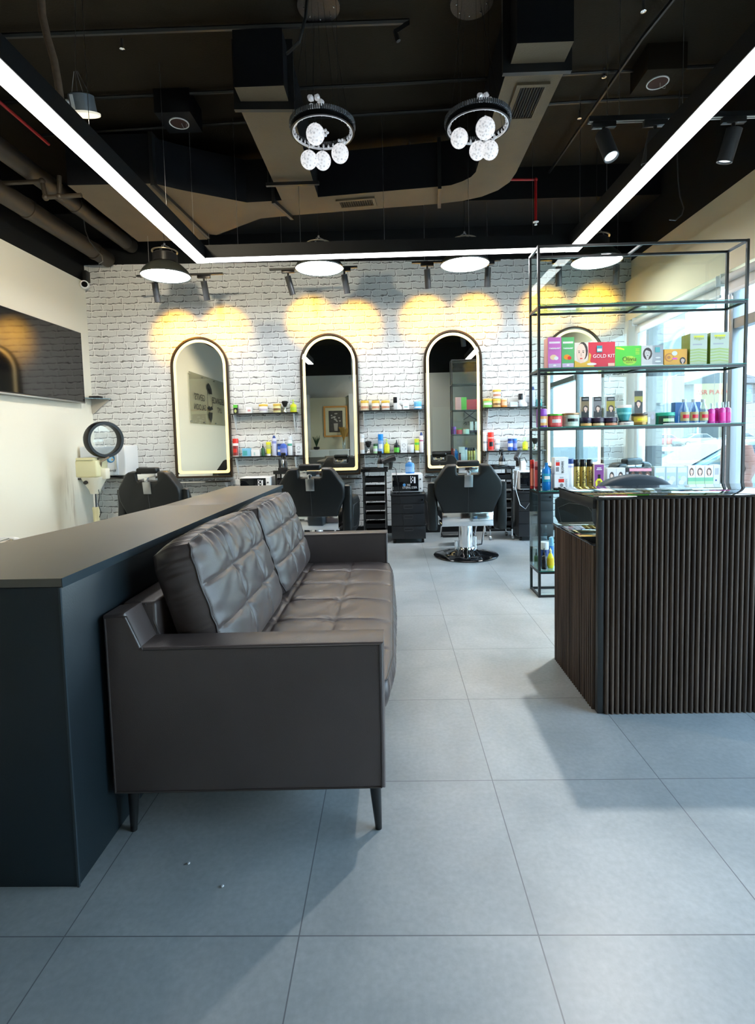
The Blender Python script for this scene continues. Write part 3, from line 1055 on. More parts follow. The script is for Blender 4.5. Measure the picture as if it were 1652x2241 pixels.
# red sprinkler drop at the right
q = [at(1095, 393, Y=5.8), at(1172, 393, Y=5.8), at(1172, 486, Y=5.8)]
t = thing('sprinkler_drop', 'red elbowed pipe dropping to a white sprinkler head', 'sprinkler', tuple(q[1]))
B().cyl(q[0] - q[1], (0, 0, 0), 0.013, seg=12).cyl((0, 0, 0), q[2] - q[1], 0.015, seg=12).build('pipe_run', M_RED, t)
B().cyl(q[0] - q[1], (q[0].x - q[1].x, 0, ZC - q[1].z), 0.013, seg=12).build('riser', M_RED, t)
B().sphere((0, 0, 0), 0.022, 12).build('elbow', M_RED, t)
zz = (q[2] - q[1]).z
B().lathe([(0.0, 0.006), (0.03, 0.004), (0.033, 0.0), (0.012, -0.006), (0.01, -0.02), (0.016, -0.03), (0.0, -0.032)], (0, 0, zz), 16).build('sprinkler_head', M_WHITEM, t)
# small pendent sprinklers
spr = None
for k, (p_, lab) in enumerate([((267, 95), 'small sprinkler head on the ceiling, upper left by a thin cable'), ((896, 318), 'small sprinkler head on the ceiling between the two chandeliers'), ((1322, 158), 'small sprinkler head on the ceiling right of the right duct'), ((1268, 250), 'small sprinkler head on the ceiling above the track spotlights'), ((1408, 12), 'small sprinkler head at the top edge of the photo, right side')]):
    q = at(p_[0], p_[1], Z=4.27)
    if spr is None:
        spr = thing('sprinkler', lab, 'sprinkler', tuple(q), group='small ceiling sprinklers')
        B().cyl((0, 0, -0.03), (0, 0, 0.03), 0.009, seg=10).build('stem', M_STEEL, spr)
        B().lathe([(0.0, -0.045), (0.02, -0.042), (0.018, -0.036), (0.006, -0.03), (0.0, -0.03)], seg=12).build('deflector', M_CHROME, spr)
    else:
        dup(spr, tuple(q), 0, lab)

# ---- suspended light strips
SZ = 3.0


def strip(label, loc, length, along, seams, cuts):
    t = thing('light_strip', label, 'ceiling light', loc, group='suspended linear lights')
    if along == 'y':
        B().box(-0.066, 0.066, 0, length, 0.004, 0.12).build('housing', M_BLACK, t)
        lo = 0
        for s_ in list(seams) + [length]:
            B().box(-0.060, 0.060, lo + 0.003, s_ - 0.003, -0.001, 0.008).build('diffuser', M_STRIP, t)
            lo = s_
        for s_ in cuts:
            B().cyl((0, s_, 0.12), (0, s_, 1.298), 0.0018, seg=5).build('suspension_wire', M_STEEL, t)
    else:
        B().box(0, length, -0.066, 0.066, 0.004, 0.12).build('housing', M_BLACK, t)
        B().box(0.006, length - 0.006, -0.056, 0.060, -0.001, 0.008).build('diffuser', M_STRIP, t)
        for s_ in cuts:
            B().cyl((s_, 0, 0.12), (s_, 0, 1.298), 0.0018, seg=5).build('suspension_wire', M_STEEL, t)


ys = [at(125, 267, Z=SZ).y - 1.8, at(325, 466, Z=SZ).y - 1.8]
strip('long linear light strip hanging over the left side of the room', (-1.785, 1.8, SZ), 3.42, 'y', ys, [0.3, 1.5, 2.6, 3.2])
ys = [at(1600, 185, Z=SZ).y - 1.8, at(1380, 415, Z=SZ).y - 1.8]
strip('long linear light strip hanging over the right side of the room', (1.768, 1.8, SZ), 3.42, 'y', ys, [0.3, 1.5, 2.6, 3.2])
strip('linear light strip crossing in front of the brick wall', (-1.719, 5.152, SZ), 3.42, 'x', [], [0.3, 0.9, 1.7, 2.5, 3.1])

# ================================================================= LAMPS
# ---- big dome pendants
def pendant(label, loc):
    t = thing('pendant_lamp', label, 'pendant lamp', loc, group='dome pendant lamps over the barber chairs')
    B().lathe([(0.262, 0.0), (0.268, 0.012), (0.235, 0.065), (0.17, 0.125), (0.105, 0.155), (0.10, 0.165), (0.098, 0.16), (0.16, 0.12), (0.225, 0.058), (0.255, 0.006), (0.262, 0.0)], seg=40).build('shade', mat('dark olive enamel', (0.035, 0.04, 0.036), 0.3), t)
    B().lathe([(0.0, 0.012), (0.15, 0.010), (0.250, 0.006), (0.252, 0.014), (0.0, 0.03)], seg=40).build('diffuser', M_LAMPON, t)
    B().lathe([(0.098, 0.14), (0.130, 0.15), (0.130, 0.235), (0.105, 0.255), (0.0, 0.255)], seg=28).build('driver_housing', M_PLASTB, t)
    r = B()
    r.ring(ell(0, 0, 0.138, 0.138, 28), ell(0, 0, 0.120, 0.120, 28), 'Z', 0.262, 0.272)
    r.build('trim_ring', mat('warm brass ring', (0.6, 0.55, 0.42), 0.3, 0.8), t)
    b = B()
    for k in range(3):
        a_ = 2 * PI * k / 3 + 0.4
        b.tube([(0.10 * math.cos(a_), 0.10 * math.sin(a_), 0.25), (0.05 * math.cos(a_), 0.05 * math.sin(a_), 0.32), (0, 0, 0.34)], 0.004, 6)
    b.sphere((0, 0, 0.35), 0.012, 10)
    b.build('hook', M_STEEL, t)
    B().cyl((0, 0, 0.34), (0, 0, ZC - loc[2]), 0.003, seg=6).build('cord', M_METALB, t)
    return t


P0 = pendant('dome pendant lamp furthest left, near the cream wall', (-2.437, 5.9, 3.095))
for x, z, lab in ((-0.739, 3.125, 'dome pendant lamp above the middle-left arched mirror, second from left'),
                  (0.846, 3.12, 'dome pendant lamp above the third arched mirror, third from left'),
                  (2.265, 3.11, 'dome pendant lamp seen through the glass rack, rightmost of four')):
    dup(P0, (x, 5.9, z), 0.3 * x, lab)


# ---- short tracks with two spotlights each, lighting the brick wall
def spot_head(parent_or_none, label, loc, aim, L=0.19, r=0.036, lens=None, grp=None, nm='track_spotlight'):
    t = thing(nm, label, 'spotlight', loc, group=grp)
    B().box(-0.075, 0.075, -0.018, 0.018, 0.0, 0.035, 0.003).build('adapter', M_PLASTB, t)
    B().cyl((0, 0, 0.0), (0, 0, -0.055), 0.011, seg=12).build('stem', M_PLASTB, t)
    d = (Vector(aim) - (Vector(loc) + Vector((0, 0, -0.06)))).normalized()
    q = d.to_track_quat('Z', 'Y').to_matrix().to_4x4()
    mx = Matrix.Translation((0, 0, -0.06)) @ q
    B().lathe([(0.0, -0.03), (r, -0.025), (r, L), (r - 0.006, L), (r - 0.010, L - 0.02), (0.0, L - 0.02)], seg=24, mx=mx).build('head', mat('dark grey spotlight body', (0.05, 0.052, 0.056), 0.35, 0.3), t)
    B().lathe([(0, L - 0.012), (r - 0.008, L - 0.012), (0, L - 0.010)], seg=20, mx=mx).build('lens', lens or mat('spotlight lens', (0.9, 0.8, 0.5), 0.3, em=3.0, emc=(1.0, 0.72, 0.3)), t)
    return t, d


SPOT_E = 50
for k, (x0, x1, z, heads, lab) in enumerate([
        (-2.944, -1.925, 3.225, [(-2.736, (388, 722)), (-2.154, (492, 712))], 'above the first arched mirror'),
        (-1.375, -0.346, 3.255, [(-1.16, (678, 690)), (-0.50, (778, 700))], 'above the second arched mirror'),
        (0.288, 1.315, 3.285, [(0.466, (930, 688)), (1.17, (1040, 684))], 'above the third arched mirror'),
        (1.763, 2.811, 3.27, [(1.985, (1192, 668)), (2.65, (1303, 664))], 'seen through the glass rack at right')]):
    t = thing('light_track', 'short black ceiling track bar ' + lab, 'light track', (x0, 6.3, z), group='short track bars along the brick wall')
    B().box(0, x1 - x0, -0.018, 0.018, 0, 0.02).build('rail', M_METALB, t)
    for wx in (0.15, x1 - x0 - 0.15):
        B().cyl((wx, 0, 0.02), (wx, 0, 3.95 - z), 0.0018, seg=5).build('suspension_wire', M_STEEL, t)
    for j, (hx, tp) in enumerate(heads):
        aim = at(tp[0], tp[1] + 8, Y=7.0)
        ld = Vector((hx, 6.3, z - 0.036))
        # the can leans sideways a little and down; its beam falls on the brick wall
        hd, d = spot_head(None, '%s black can spotlight on the short track %s' % (('left', 'right')[j], lab), tuple(ld), (hx + (aim.x - hx) * 0.5 + 0.02, 6.42, z - 0.5), grp='can spotlights along the brick wall')
        sd = bpy.data.lights.new('spot_beam', 'SPOT')
        sd.energy = SPOT_E
        sd.color = (1.0, 0.46, 0.0)
        sd.spot_size = math.radians(60)
        sd.spot_blend = 1.0
        sd.shadow_soft_size = 0.06
        so = bpy.data.objects.new('spot_beam', sd)
        COL.objects.link(so)
        p0 = ld + Vector((0, 0, -0.06)) + d * 0.2
        so.location = p0
        so.rotation_euler = (aim - p0).to_track_quat('-Z', 'Y').to_euler()

def lamp(name, loc, d, energy, deg, color, blend=0.8, soft=0.04):
    sd = bpy.data.lights.new(name, 'SPOT')
    sd.energy = energy
    sd.color = color
    sd.spot_size = math.radians(deg)
    sd.spot_blend = blend
    sd.shadow_soft_size = soft
    so = bpy.data.objects.new(name, sd)
    COL.objects.link(so)
    so.location = loc
    so.rotation_euler = Vector(d).to_track_quat('-Z', 'Y').to_euler()


# ---- track with three bigger spotlights, upper right
TZ = 3.27
t = thing('light_track', 'long black ceiling track at upper right carrying three spotlights', 'light track', (1.325, 3.6, TZ))
B().box(0, 1.7, -0.02, 0.02, 0, 0.03).build('rail', M_METALB, t)
for yy in (-0.014, 0.006):
    B().box(0.006, 1.69, yy, yy + 0.008, -0.003, 0.001).build('contact_strip', mat('pale track strip', (0.5, 0.47, 0.42), 0.4), t)
for wx in (0.2, 1.4):
    B().cyl((wx, 0, 0.03), (wx, 0, ZC - TZ), 0.0018, seg=5).build('suspension_wire', M_STEEL, t)
M_LENSW = mat('cool spotlight lens', (0.9, 0.9, 0.9), 0.3, em=0.55, emc=(0.8, 0.95, 1.0))
for hx, dx, dy, dz, lab, ln in ((1.425, 0.035, -0.09, -0.22, 'black spotlight with glowing lens pointing at the camera, left on the long track', M_LENSW),
                                (1.755, -0.035, 0.05, -0.25, 'dark spotlight partly hidden by the right light strip', M_LENSW),
                                (2.255, -0.045, 0.06, -0.25, 'dark spotlight on the long track right of the light strip', M_LENSW)):
    ld = Vector((hx, 3.6, TZ - 0.036))
    if hx < 2:
        lamp('track_beam', ld + Vector((dx, dy, dz - 0.06)), Vector((dx, dy, dz)), 75 if hx < 1.5 else 22, 95 if hx < 1.5 else 55, (1.0, 0.97, 0.92))
    spot_head(None, lab, tuple(ld), (hx + dx, 3.6 + dy, TZ - 0.036 - 0.06 + dz), L=0.17, r=0.047, lens=ln, grp='spotlights on the long track')

# ---- cylinder downlight, upper left
q = at(186, 253, Y=3.6)
t = thing('cylinder_downlight', 'grey cylinder downlight with white rim hanging at upper left', 'downlight', (q.x, 3.6, q.z))
t.rotation_euler = (0.34, 0, 0)
B().lathe([(0.0, 0.015), (0.078, 0.015), (0.078, 0.11), (0.06, 0.118), (0, 0.118)], seg=28).build('housing', mat('galvanised grey blue metal', (0.22, 0.25, 0.28), 0.35, 0.5, var=0.2, vs=20), t)
B().lathe([(0.095, 0.0), (0.097, 0.012), (0.0, 0.016), (0.0, 0.006), (0.08, 0.004), (0.09, 0.0)], seg=28).build('rim', mat('warm white rim', (0.8, 0.74, 0.6), 0.5, em=0.2), t)
B().box(-0.035, -0.015, -0.083, -0.077, 0.02, 0.1).build('sticker', M_WHITE, t)
B().cyl((-0.06, -0.06, 0.06), (-0.07, -0.07, 0.06), 0.018, seg=12).build('connector', M_WHITE, t)
lamp('downlight_beam', (q.x, 3.61, q.z - 0.02), (-0.1, 0.33, -0.94), 75, 172, (1.0, 0.86, 0.62), 0.3, 0.06)
b = B()
for dx in (-0.06, -0.02, 0.02, 0.06):
    b.cyl((dx, 0, 0.115), (dx * 0.2, 0, 0.24), 0.0015, seg=5)
b.cyl((0, 0, 0.24), (0, 0.28, ZC - q.z - 0.02), 0.0015, seg=5)
b.build('suspension_wire', M_STEEL, t)


dn = dup(t, (0.15, -1.5, 3.45), PI, 'added unseen cylinder downlight at the rear of the room, brightening the rear wall')  # extra fixture behind the camera, added to brighten the rear wall
dn.rotation_euler = (0.34, 0, PI)
lamp('downlight_beam', (0.15, -1.52, 3.43), (0, -0.7, -0.6), 32, 120, (1.0, 0.95, 0.85), 0.6, 0.06)  # spot of the added rear fixture


# ---- crystal chandeliers
def crystal_mat():
    m, n, p = _new('crackled crystal')
    L = n.links.new
    p.inputs['Transmission Weight'].default_value = 0.35
    p.inputs['Roughness'].default_value = 0.08
    p.inputs['IOR'].default_value = 1.5
    tcn = N(n, 'TexCoord')
    v = N(n, 'TexVoronoi')
    v.inputs['Scale'].default_value = 55
    L(tcn.outputs['Object'], v.inputs['Vector'])
    r = N(n, 'ValToRGB')
    r.color_ramp.elements[0].position = 0.05
    r.color_ramp.elements[0].color = (0.40, 0.42, 0.45, 1)
    r.color_ramp.elements[1].position = 0.5
    r.color_ramp.elements[1].color = (0.95, 0.95, 0.97, 1)
    L(v.outputs['Distance'], r.inputs[0])
    L(r.outputs[0], p.inputs['Base Color'])
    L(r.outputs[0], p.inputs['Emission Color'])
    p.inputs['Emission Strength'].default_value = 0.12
    bp = N(n, 'Bump')
    bp.inputs['Strength'].default_value = 0.8
    bp.inputs['Distance'].default_value = 0.01
    L(v.outputs['Distance'], bp.inputs['Height'])
    L(bp.outputs[0], p.inputs['Normal'])
    return m


M_CRY = crystal_mat()
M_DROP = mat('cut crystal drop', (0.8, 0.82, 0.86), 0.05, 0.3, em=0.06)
CY = 3.78


def chandelier(label, cx_px, cy_px, balls, flower, canopy):
    c = at(cx_px, cy_px, Y=CY)
    t = thing('chandelier', label, 'chandelier', (c.x, CY, c.z), group='ring chandeliers with crystal balls')
    ro = 0.218
    b = B()
    b.ring(ell(0, 0, ro, ro, 56), ell(0, 0, ro - 0.012, ro - 0.012, 56), 'Z', 0.0, 0.035)
    b.build('ring_frame', mat('black chrome ring', (0.05, 0.05, 0.055), 0.15, 0.9), t)
    b = B()
    for k in range(96):
        a_ = 2 * PI * k / 96
        x, y = (ro + 0.003) * math.cos(a_), (ro + 0.003) * math.sin(a_)
        b.box(-0.006, 0.006, -0.0045, 0.0045, 0.036, 0.062, mx=Matrix.Translation((x, y, 0)) @ Matrix.Rotation(a_, 4, 'Z'))
    b.build('crystal_band', mat('smoky crystal band', (0.22, 0.23, 0.25), 0.1, 0.4), t)
    b = B()
    for k in range(34):
        a_ = 2 * PI * k / 34
        x, y = (ro - 0.026) * math.cos(a_), (ro - 0.026) * math.sin(a_)
        b.lathe([(0, -0.014), (0.008, 0.0), (0.005, 0.012), (0, 0.018)], (x, y, 0.012 + 0.004 * (k % 2)), 6)
    b.ring(ell(0, 0, ro - 0.012, ro - 0.012, 56), ell(0, 0, ro - 0.018, ro - 0.018, 56), 'Z', -0.002, 0.012)
    b.build('crystal_drops', M_DROP, t)
    for bx, by, r_, dy in balls:
        p_ = at(bx, by, Y=CY + dy) - c
        g = B().sphere((0, 0, 0), r_, 26, 1.06).build('crystal_ball', M_CRY, t, loc=tuple(p_))
        B().cyl((0, 0, r_), (0, 0, ZC - c.z - p_.z), 0.0012, seg=5).build('cord', M_METALB, g)
        B().lathe([(0.0, r_ - 0.004), (0.012, r_ - 0.004), (0.012, r_ + 0.012), (0, r_ + 0.014)], seg=12).build('cap', M_CHROME, g)
    f = at(*flower, Y=CY - 0.05) - c
    spots = [tuple(f)] + [(0.12, 0.1, -0.01), (-0.1, 0.13, 0.0), (0.02, -0.06, -0.03)]
    for s_ in spots:
        b = B()
        for k in range(5):
            a_ = 2 * PI * k / 5
            d = Vector((math.cos(a_), 0.3 * math.sin(a_ * 2), math.sin(a_))) * (0.036 if s_ is spots[0] else 0.018)
            b.lathe([(0, -0.5), (0.35, -0.2), (0.42, 0.1), (0.2, 0.42), (0, 0.5)], seg=8, mx=Matrix.Translation(Vector(s_) + d) @ d.to_track_quat('Z', 'Y').to_matrix().to_4x4() @ Matrix.Scale(d.length * 1.4, 4))
        b.build('crystal_flower', M_DROP, t)
    cp = at(*canopy, Z=ZC - 0.03) - c
    B().cyl((cp.x, cp.y, ZC - c.z - 0.035), (cp.x, cp.y, ZC - c.z), 0.148, seg=40).build('canopy', mat('perforated brown steel', (0.09, 0.08, 0.075), 0.3, 0.7, var=0.3, vs=90), t)
    b = B()
    for k in range(8):
        a_ = 2 * PI * k / 8
        b.sphere((cp.x + 0.105 * math.cos(a_), cp.y + 0.105 * math.sin(a_), ZC - c.z - 0.038), 0.006, 8)
    b.build('screws', M_CHROME, t)
    for k in range(4):
        b = B()
        a_ = 2 * PI * k / 4 + 0.5
        b.cyl((ro * math.cos(a_), ro * math.sin(a_), 0.05), (cp.x + 0.08 * math.cos(a_), cp.y + 0.08 * math.sin(a_), ZC - c.z - 0.03), 0.0012, seg=5)
        b.build('suspension_wire', M_METALB, t)


chandelier('ring chandelier with four crystal balls, the left one', 706, 292, [(690, 294, 0.061, -0.18), (676, 350, 0.058, 0.0), (706, 352, 0.058, 0.06), (744, 336, 0.060, 0.02)], (690, 224), (697, 14))
chandelier('ring chandelier with four crystal balls, the right one beside the duct grille', 1045, 280, [(1005, 303, 0.060, 0.0), (1062, 281, 0.064, -0.15), (1045, 330, 0.058, 0.05), (1072, 329, 0.058, 0.0)], (1060, 220), (1032, 6))

# ================================================================= BRICK WALL FURNISHINGS
def arch(w_, zb, zt, n=28):
    r_ = w_ / 2
    pts = [(-r_, zb), (r_, zb)]
    pts += [(r_ * math.cos(PI * k / n), zt - r_ + r_ * math.sin(PI * k / n)) for k in range(n + 1)]
    return pts


def arch_mirror(label, x):
    t = thing('arched_mirror', label, 'mirror', (x, 6.99, 0.80), group='arched mirrors with warm light rings')
    W, H = 0.757, 1.845

    def rounded(w_, zb, zt, rc):
        r_ = w_ / 2
        pts = []
        for k in range(7):
            a_ = math.radians(180 + 15 * k)
            pts.append((-r_ + rc + rc * math.cos(a_), zb + rc + rc * math.sin(a_)))
        for k in range(7):
            a_ = math.radians(270 + 15 * k)
            pts.append((r_ - rc + rc * math.cos(a_), zb + rc + rc * math.sin(a_)))
        pts += [(r_ * math.cos(PI * k / 28), zt - r_ + r_ * math.sin(PI * k / 28)) for k in range(29)]
        return pts
    b = B()
    b.ring(rounded(W, 0, H, 0.005), rounded(W - 0.04, 0.022, H - 0.02, 0.01), 'Y', -0.045, 0.0)
    b.build('frame', M_BRONZE, t)
    b = B()
    b.prism(rounded(W - 0.036, 0.02, H - 0.018, 0.01), 'Y', -0.022, -0.002)
    b.build('mirror_glass', M_MIRROR, t, ang=20)
    b = B()
    b.ring(rounded(W - 0.066, 0.055, H - 0.033, 0.035), rounded(W - 0.136, 0.09, H - 0.068, 0.03), 'Y', -0.028, -0.0225)
    b.build('light_ring', M_LED, t)
    return t


A0 = arch_mirror('lit arched mirror furthest left, reflecting the logo sign', -2.492)
for x, lab in ((-0.788, 'lit arched mirror, second from left, reflecting a gold-framed picture'), (0.826, 'lit arched mirror, third from left, behind the foremost barber chair'), (2.395, 'lit arched mirror on the right, seen through the glass rack')):
    dup(A0, (x, 6.99, 0.80), 0, lab)

# narrow glass ledge below each mirror
L0 = thing('mirror_ledge', 'slim dark ledge under the leftmost arched mirror', 'ledge', (-2.492, 6.99, 0.745), group='ledges under the arched mirrors')
B().box(-0.40, 0.40, -0.19, 0, 0, 0.016, 0.002).build('board', M_GLOSSB, L0)
B().box(-0.40, 0.40, -0.194, -0.189, 0.003, 0.014).build('front_edge', M_CHROME, L0)
for sx in (-0.3, 0.3):
    B().prism([(-0.15, 0.0), (-0.005, 0.0), (-0.005, -0.12)], 'X', sx - 0.003, sx + 0.003).build('bracket', M_WHITEM, L0)
for x, lab in ((-0.788, 'slim dark ledge under the second arched mirror'), (0.826, 'slim dark ledge under the third arched mirror'), (2.395, 'slim dark ledge under the rightmost arched mirror')):
    dup(L0, (x, 6.99, 0.745), 0, lab)


def wall_shelf(label, x0, x1, z):
    t = thing('wall_shelf', label, 'shelf', ((x0 + x1) / 2, 6.995, z), group='black product shelves on the brick wall')
    h = (x1 - x0) / 2
    B().box(-h, h, -0.14, 0, -0.016, 0, 0.002).build('board', M_GLOSSB, t)
    for sx in (-h + 0.055, h - 0.06):
        B().prism([(-0.13, -0.016), (-0.002, -0.016), (-0.002, -0.26), (-0.012, -0.26)], 'X', sx, sx + 0.006).build('bracket', M_WHITEM, t)
    return t


SHX = [(-2.10, -1.205), (-0.405, 0.428), (1.21, 2.0)]
for i, (x0, x1) in enumerate(SHX):
    nm = ('left', 'middle', 'right')[i]
    wall_shelf('upper black wall shelf in the %s pair between the mirrors' % nm, x0, x1, 1.632)
    wall_shelf('lower black wall shelf in the %s pair between the mirrors' % nm, x0, x1, 1.072)

# sockets
for px_, py_, lab in ((170 + 140 / 1.0, 1028, 'grey wall socket just right of the towel warmer'), (848, 1013, 'dark wall socket beside the second trolley')):
    px_ = {310.0: 312}.get(px_, px_)
    q = at(px_, py_, Y=6.995)
    t = thing('wall_socket', lab, 'socket', tuple(q), group='wall sockets')
    B().box(-0.07, 0.07, -0.012, 0, -0.04, 0.04, 0.004).build('plate', mat('grey socket plate', (0.22, 0.22, 0.21), 0.4), t)
    b = B()
    for sx in (-0.035, 0.035):
        b.box(sx - 0.02, sx + 0.02, -0.014, -0.011, -0.02, 0.02, 0.002)
    b.build('outlet', M_PLASTB, t)

# security camera in the left corner
q = at(186, 622, Y=6.9)
t = thing('security_camera', 'small white security camera at the left corner of the brick wall', 'camera', tuple(q))
B().box(-0.03, 0.02, 0.0, 0.10, 0.04, 0.18, 0.006).build('mount', M_METALB, t)
B().cyl((-0.03, 0.05, 0), (0.01, -0.03, -0.01), 0.055, 0.05, seg=24).build('housing', M_WHITE, t)
B().cyl((0.008, -0.028, -0.01), (0.014, -0.036, -0.011), 0.036, seg=20).build('lens', M_GLOSSB, t)

# ================================================================= LEFT WALL
t = thing('television', 'large black wall-mounted television on the left cream wall', 'television', (XL, 6.0, 1.81))
B().box(0.045, 0.075, -0.82, 0.71, 0.0, 0.875, 0.004).build('body', M_PLASTB, t)
B().box(0.0755, 0.077, -0.81, 0.70, 0.018, 0.865).build('screen', M_SCREEN, t)
B().box(0.05, 0.078, -0.82, 0.71, -0.012, 0.006, 0.003).build('bottom_trim', M_STEEL, t)
B().box(0.0, 0.045, -0.35, 0.3, 0.2, 0.65).build('wall_mount', M_METALB, t)

q = at(200, 872, Y=6.86)
t = thing('corner_shelf', 'small black corner shelf with pale bracket right of the television', 'shelf', (XL, 6.995, q.z))
B().prism([(0.0, -0.27), (0.02, -0.28), (0.26, -0.02), (0.26, 0.0), (0.0, 0.0)], 'Z', -0.008, 0.004).build('board', M_GLOSSB, t)
B().prism([(0.005, -0.008), (0.25, -0.008), (0.03, -0.19), (0.005, -0.19)], 'Y', -0.02, -0.014).build('bracket', mat('taupe bracket', (0.45, 0.42, 0.36), 0.5), t)
tag(B().box(-0.07, 0.07, -0.05, 0.05, 0, 0.028, 0.008).build('set_top_box', M_PLASTB, loc=(XL + 0.11, 6.90, q.z + 0.004)), 'small black set-top box on the corner shelf beside the television', 'media box')
# acrylic logo sign on the left wall, seen in the leftmost mirror
t = thing('logo_sign', 'clear acrylic salon sign with black logo, seen in the leftmost mirror', 'sign', (XL + 0.03, 2.4, 2.17))
M_INK = mat('black sign ink', (0.012, 0.012, 0.012), 0.4)
B().box(0, 0.006, -1.15, 1.15, -0.51, 0.51).build('acrylic_panel', glass_mat('acrylic', (0.86, 0.86, 0.82), 0.05), t)
b = B()
for yy in (-1.1, -0.37, 0.37, 1.1):
    for z_ in (-0.47, 0.47):
        b.cyl((-0.028, yy, z_), (0.012, yy, z_), 0.014, seg=12)
b.build('standoff', M_STEEL, t)
RX = (PI / 2, 0, PI / 2)
text("ELEGANCE", 0.19, M_INK, t, (0.009, -0.62, 0.03), RX)
text("LMT", 0.17, M_INK, t, (0.009, -0.62, -0.17), RX)
text("GENTS'", 0.19, M_INK, t, (0.009, 0.62, 0.03), RX)
text("SALOON", 0.17, M_INK, t, (0.009, 0.62, -0.17), RX)
b = B()
for k in range(6):        # swept hair
    o_ = k * 0.022
    b.prism([(-0.15 + o_, 0.16), (-0.13 + o_, 0.27 + o_ * 0.5), (-0.03 + o_, 0.36 + o_ * 0.3), (0.07 + o_ * 0.6, 0.33), (0.15, 0.22 - o_ * 0.3), (0.155, 0.10), (0.13, 0.14), (0.10, 0.24), (0.02 + o_ * 0.5, 0.30), (-0.08 + o_, 0.25), (-0.12 + o_, 0.16)][:11], 'X', 0.008 + 0.0004 * k, 0.0085 + 0.0004 * k)
b.prism([(-0.17, -0.17), (-0.10, -0.10), (-0.02, -0.12), (0.0, -0.14), (0.02, -0.12), (0.10, -0.10), (0.17, -0.17), (0.09, -0.18), (0.0, -0.20), (-0.09, -0.18)], 'X', 0.008, 0.010)
b.prism([(-0.12, -0.24), (0.12, -0.24), (0.09, -0.36), (0.0, -0.47), (-0.09, -0.36)], 'X', 0.008, 0.010)
for s_ in (-1, 1):
    b.prism([(0.16 * s_, 0.10), (0.145 * s_, 0.10), (0.145 * s_, -0.12), (0.16 * s_, -0.12)], 'X', 0.008, 0.010)
b.build('logo', M_INK, t)

# ================================================================= SHAMPOO SIDE
# towel warmer on its shelf
t = thing('long_shelf', 'black shelf at the left end of the brick wall under the towel warmer', 'shelf', (XL, 6.99, 0.852))
B().box(0.0, 0.98, -0.42, 0, -0.022, 0.0, 0.003).build('board', M_GLOSSB, t)
for sx in (0.1, 0.88):
    B().prism([(-0.3, -0.022), (-0.005, -0.022), (-0.005, -0.22)], 'X', sx, sx + 0.006).build('bracket', M_WHITEM, t)
t = thing('towel_warmer', 'white towel warmer cabinet with blue emblem on the black shelf', 'towel warmer', (-3.63, 6.75, 0.852))
B().box(-0.30, 0.27, -0.15, 0.2, 0.02, 0.40, 0.012, 3).build('body', M_WHITEM, t)
dr = B().box(-0.295, 0.18, -0.165, -0.15, 0.03, 0.39, 0.006, 3).build('door', mat('cool white door', (0.66, 0.70, 0.75), 0.35), t)
B().box(0.155, 0.167, -0.178, -0.164, 0.1, 0.32, 0.004).build('handle', M_CHROME, dr)
em_ = B()
em_.cyl((0.09, -0.1675, 0.24), (0.09, -0.165, 0.24), 0.055, seg=28)
em_.mi = 1
em_.cyl((0.10, -0.169, 0.23), (0.10, -0.166, 0.23), 0.032, seg=20)
em_.mi = 2
em_.cyl((0.115, -0.170, 0.225), (0.115, -0.167, 0.225), 0.012, seg=14)
em_.build('emblem', [mat('deep blue print', (0.02, 0.18, 0.42), 0.5), mat('light blue print', (0.35, 0.6, 0.8), 0.5), mat('orange print', (0.8, 0.4, 0.15), 0.5)], dr)
text('TOWEL WARMER', 0.034, M_KNOB, dr, (0.02, -0.1665, 0.082))
b = B()
for sx in (-0.26, 0.22):
    for sy in (-0.12, 0.16):
        b.cyl((sx, sy, 0), (sx, sy, 0.022), 0.018, seg=12)
b.build('foot', M_PLASTB, t)

# hair steamer on a stand
sp0 = at(207, 1060, Y=6.15)
t = thing('hair_steamer', 'cream hair steamer with round black-rimmed hood on a pole', 'hair steamer', (sp0.x, 6.15, 0))
hc = at(228, 962, Y=6.15) - Vector((sp0.x, 6.15, 0))
ax = Vector((0.80, -0.60, -0.02)).normalized()
mx = Matrix.Translation(hc) @ ax.to_track_quat('Z', 'Y').to_matrix().to_4x4()
B().lathe([(0.205, 0.055), (0.212, 0.045), (0.212, -0.055), (0.190, -0.075), (0.176, -0.06), (0.172, 0.045), (0.176, 0.055), (0.205, 0.055)], seg=44, mx=mx).build('hood_rim', mat('hood rim black', (0.005, 0.005, 0.006), 0.3, spec=0.3), t)
B().lathe([(0.205, -0.055), (0.200, -0.10), (0.165, -0.16), (0.09, -0.20), (0.0, -0.21)], seg=40, mx=mx).build('hood', M_HOOD, t)
bz = at(205, 1025, Y=6.15).z
B().box(-0.145, 0.11, -0.13, 0.12, bz - 0.10, bz + 0.10, 0.02, 3).box(-0.13, 0.08, -0.14, 0.13, bz + 0.095, bz + 0.13, 0.012).build('steam_tank', M_CREAM, t)
B().lathe([(0.05, bz - 0.30), (0.06, bz - 0.26), (0.13, bz - 0.13), (0.14, bz - 0.10), (0.0, bz - 0.09)], seg=28).box(0.09, 0.17, -0.05, 0.05, bz - 0.13, bz + 0.0, 0.015).build('control_head', mat('pale cream plastic', (0.74, 0.73, 0.62), 0.4), t)
B().cyl((-0.03, -0.10, bz - 0.15), (-0.03, -0.14, bz - 0.16), 0.022, seg=16).build('dial', M_PLASTB, t)
b = B()
b.tube([(0.10, -0.03, bz + 0.02), (0.13, -0.06, bz + 0.08), (hc.x + 0.06, hc.y - 0.02, hc.z - 0.205)], 0.012, 10)
b.tube([(0.07, -0.03, bz + 0.06), (0.09, -0.05, bz + 0.12), (hc.x + 0.01, hc.y - 0.02, hc.z - 0.21)], 0.010, 10)
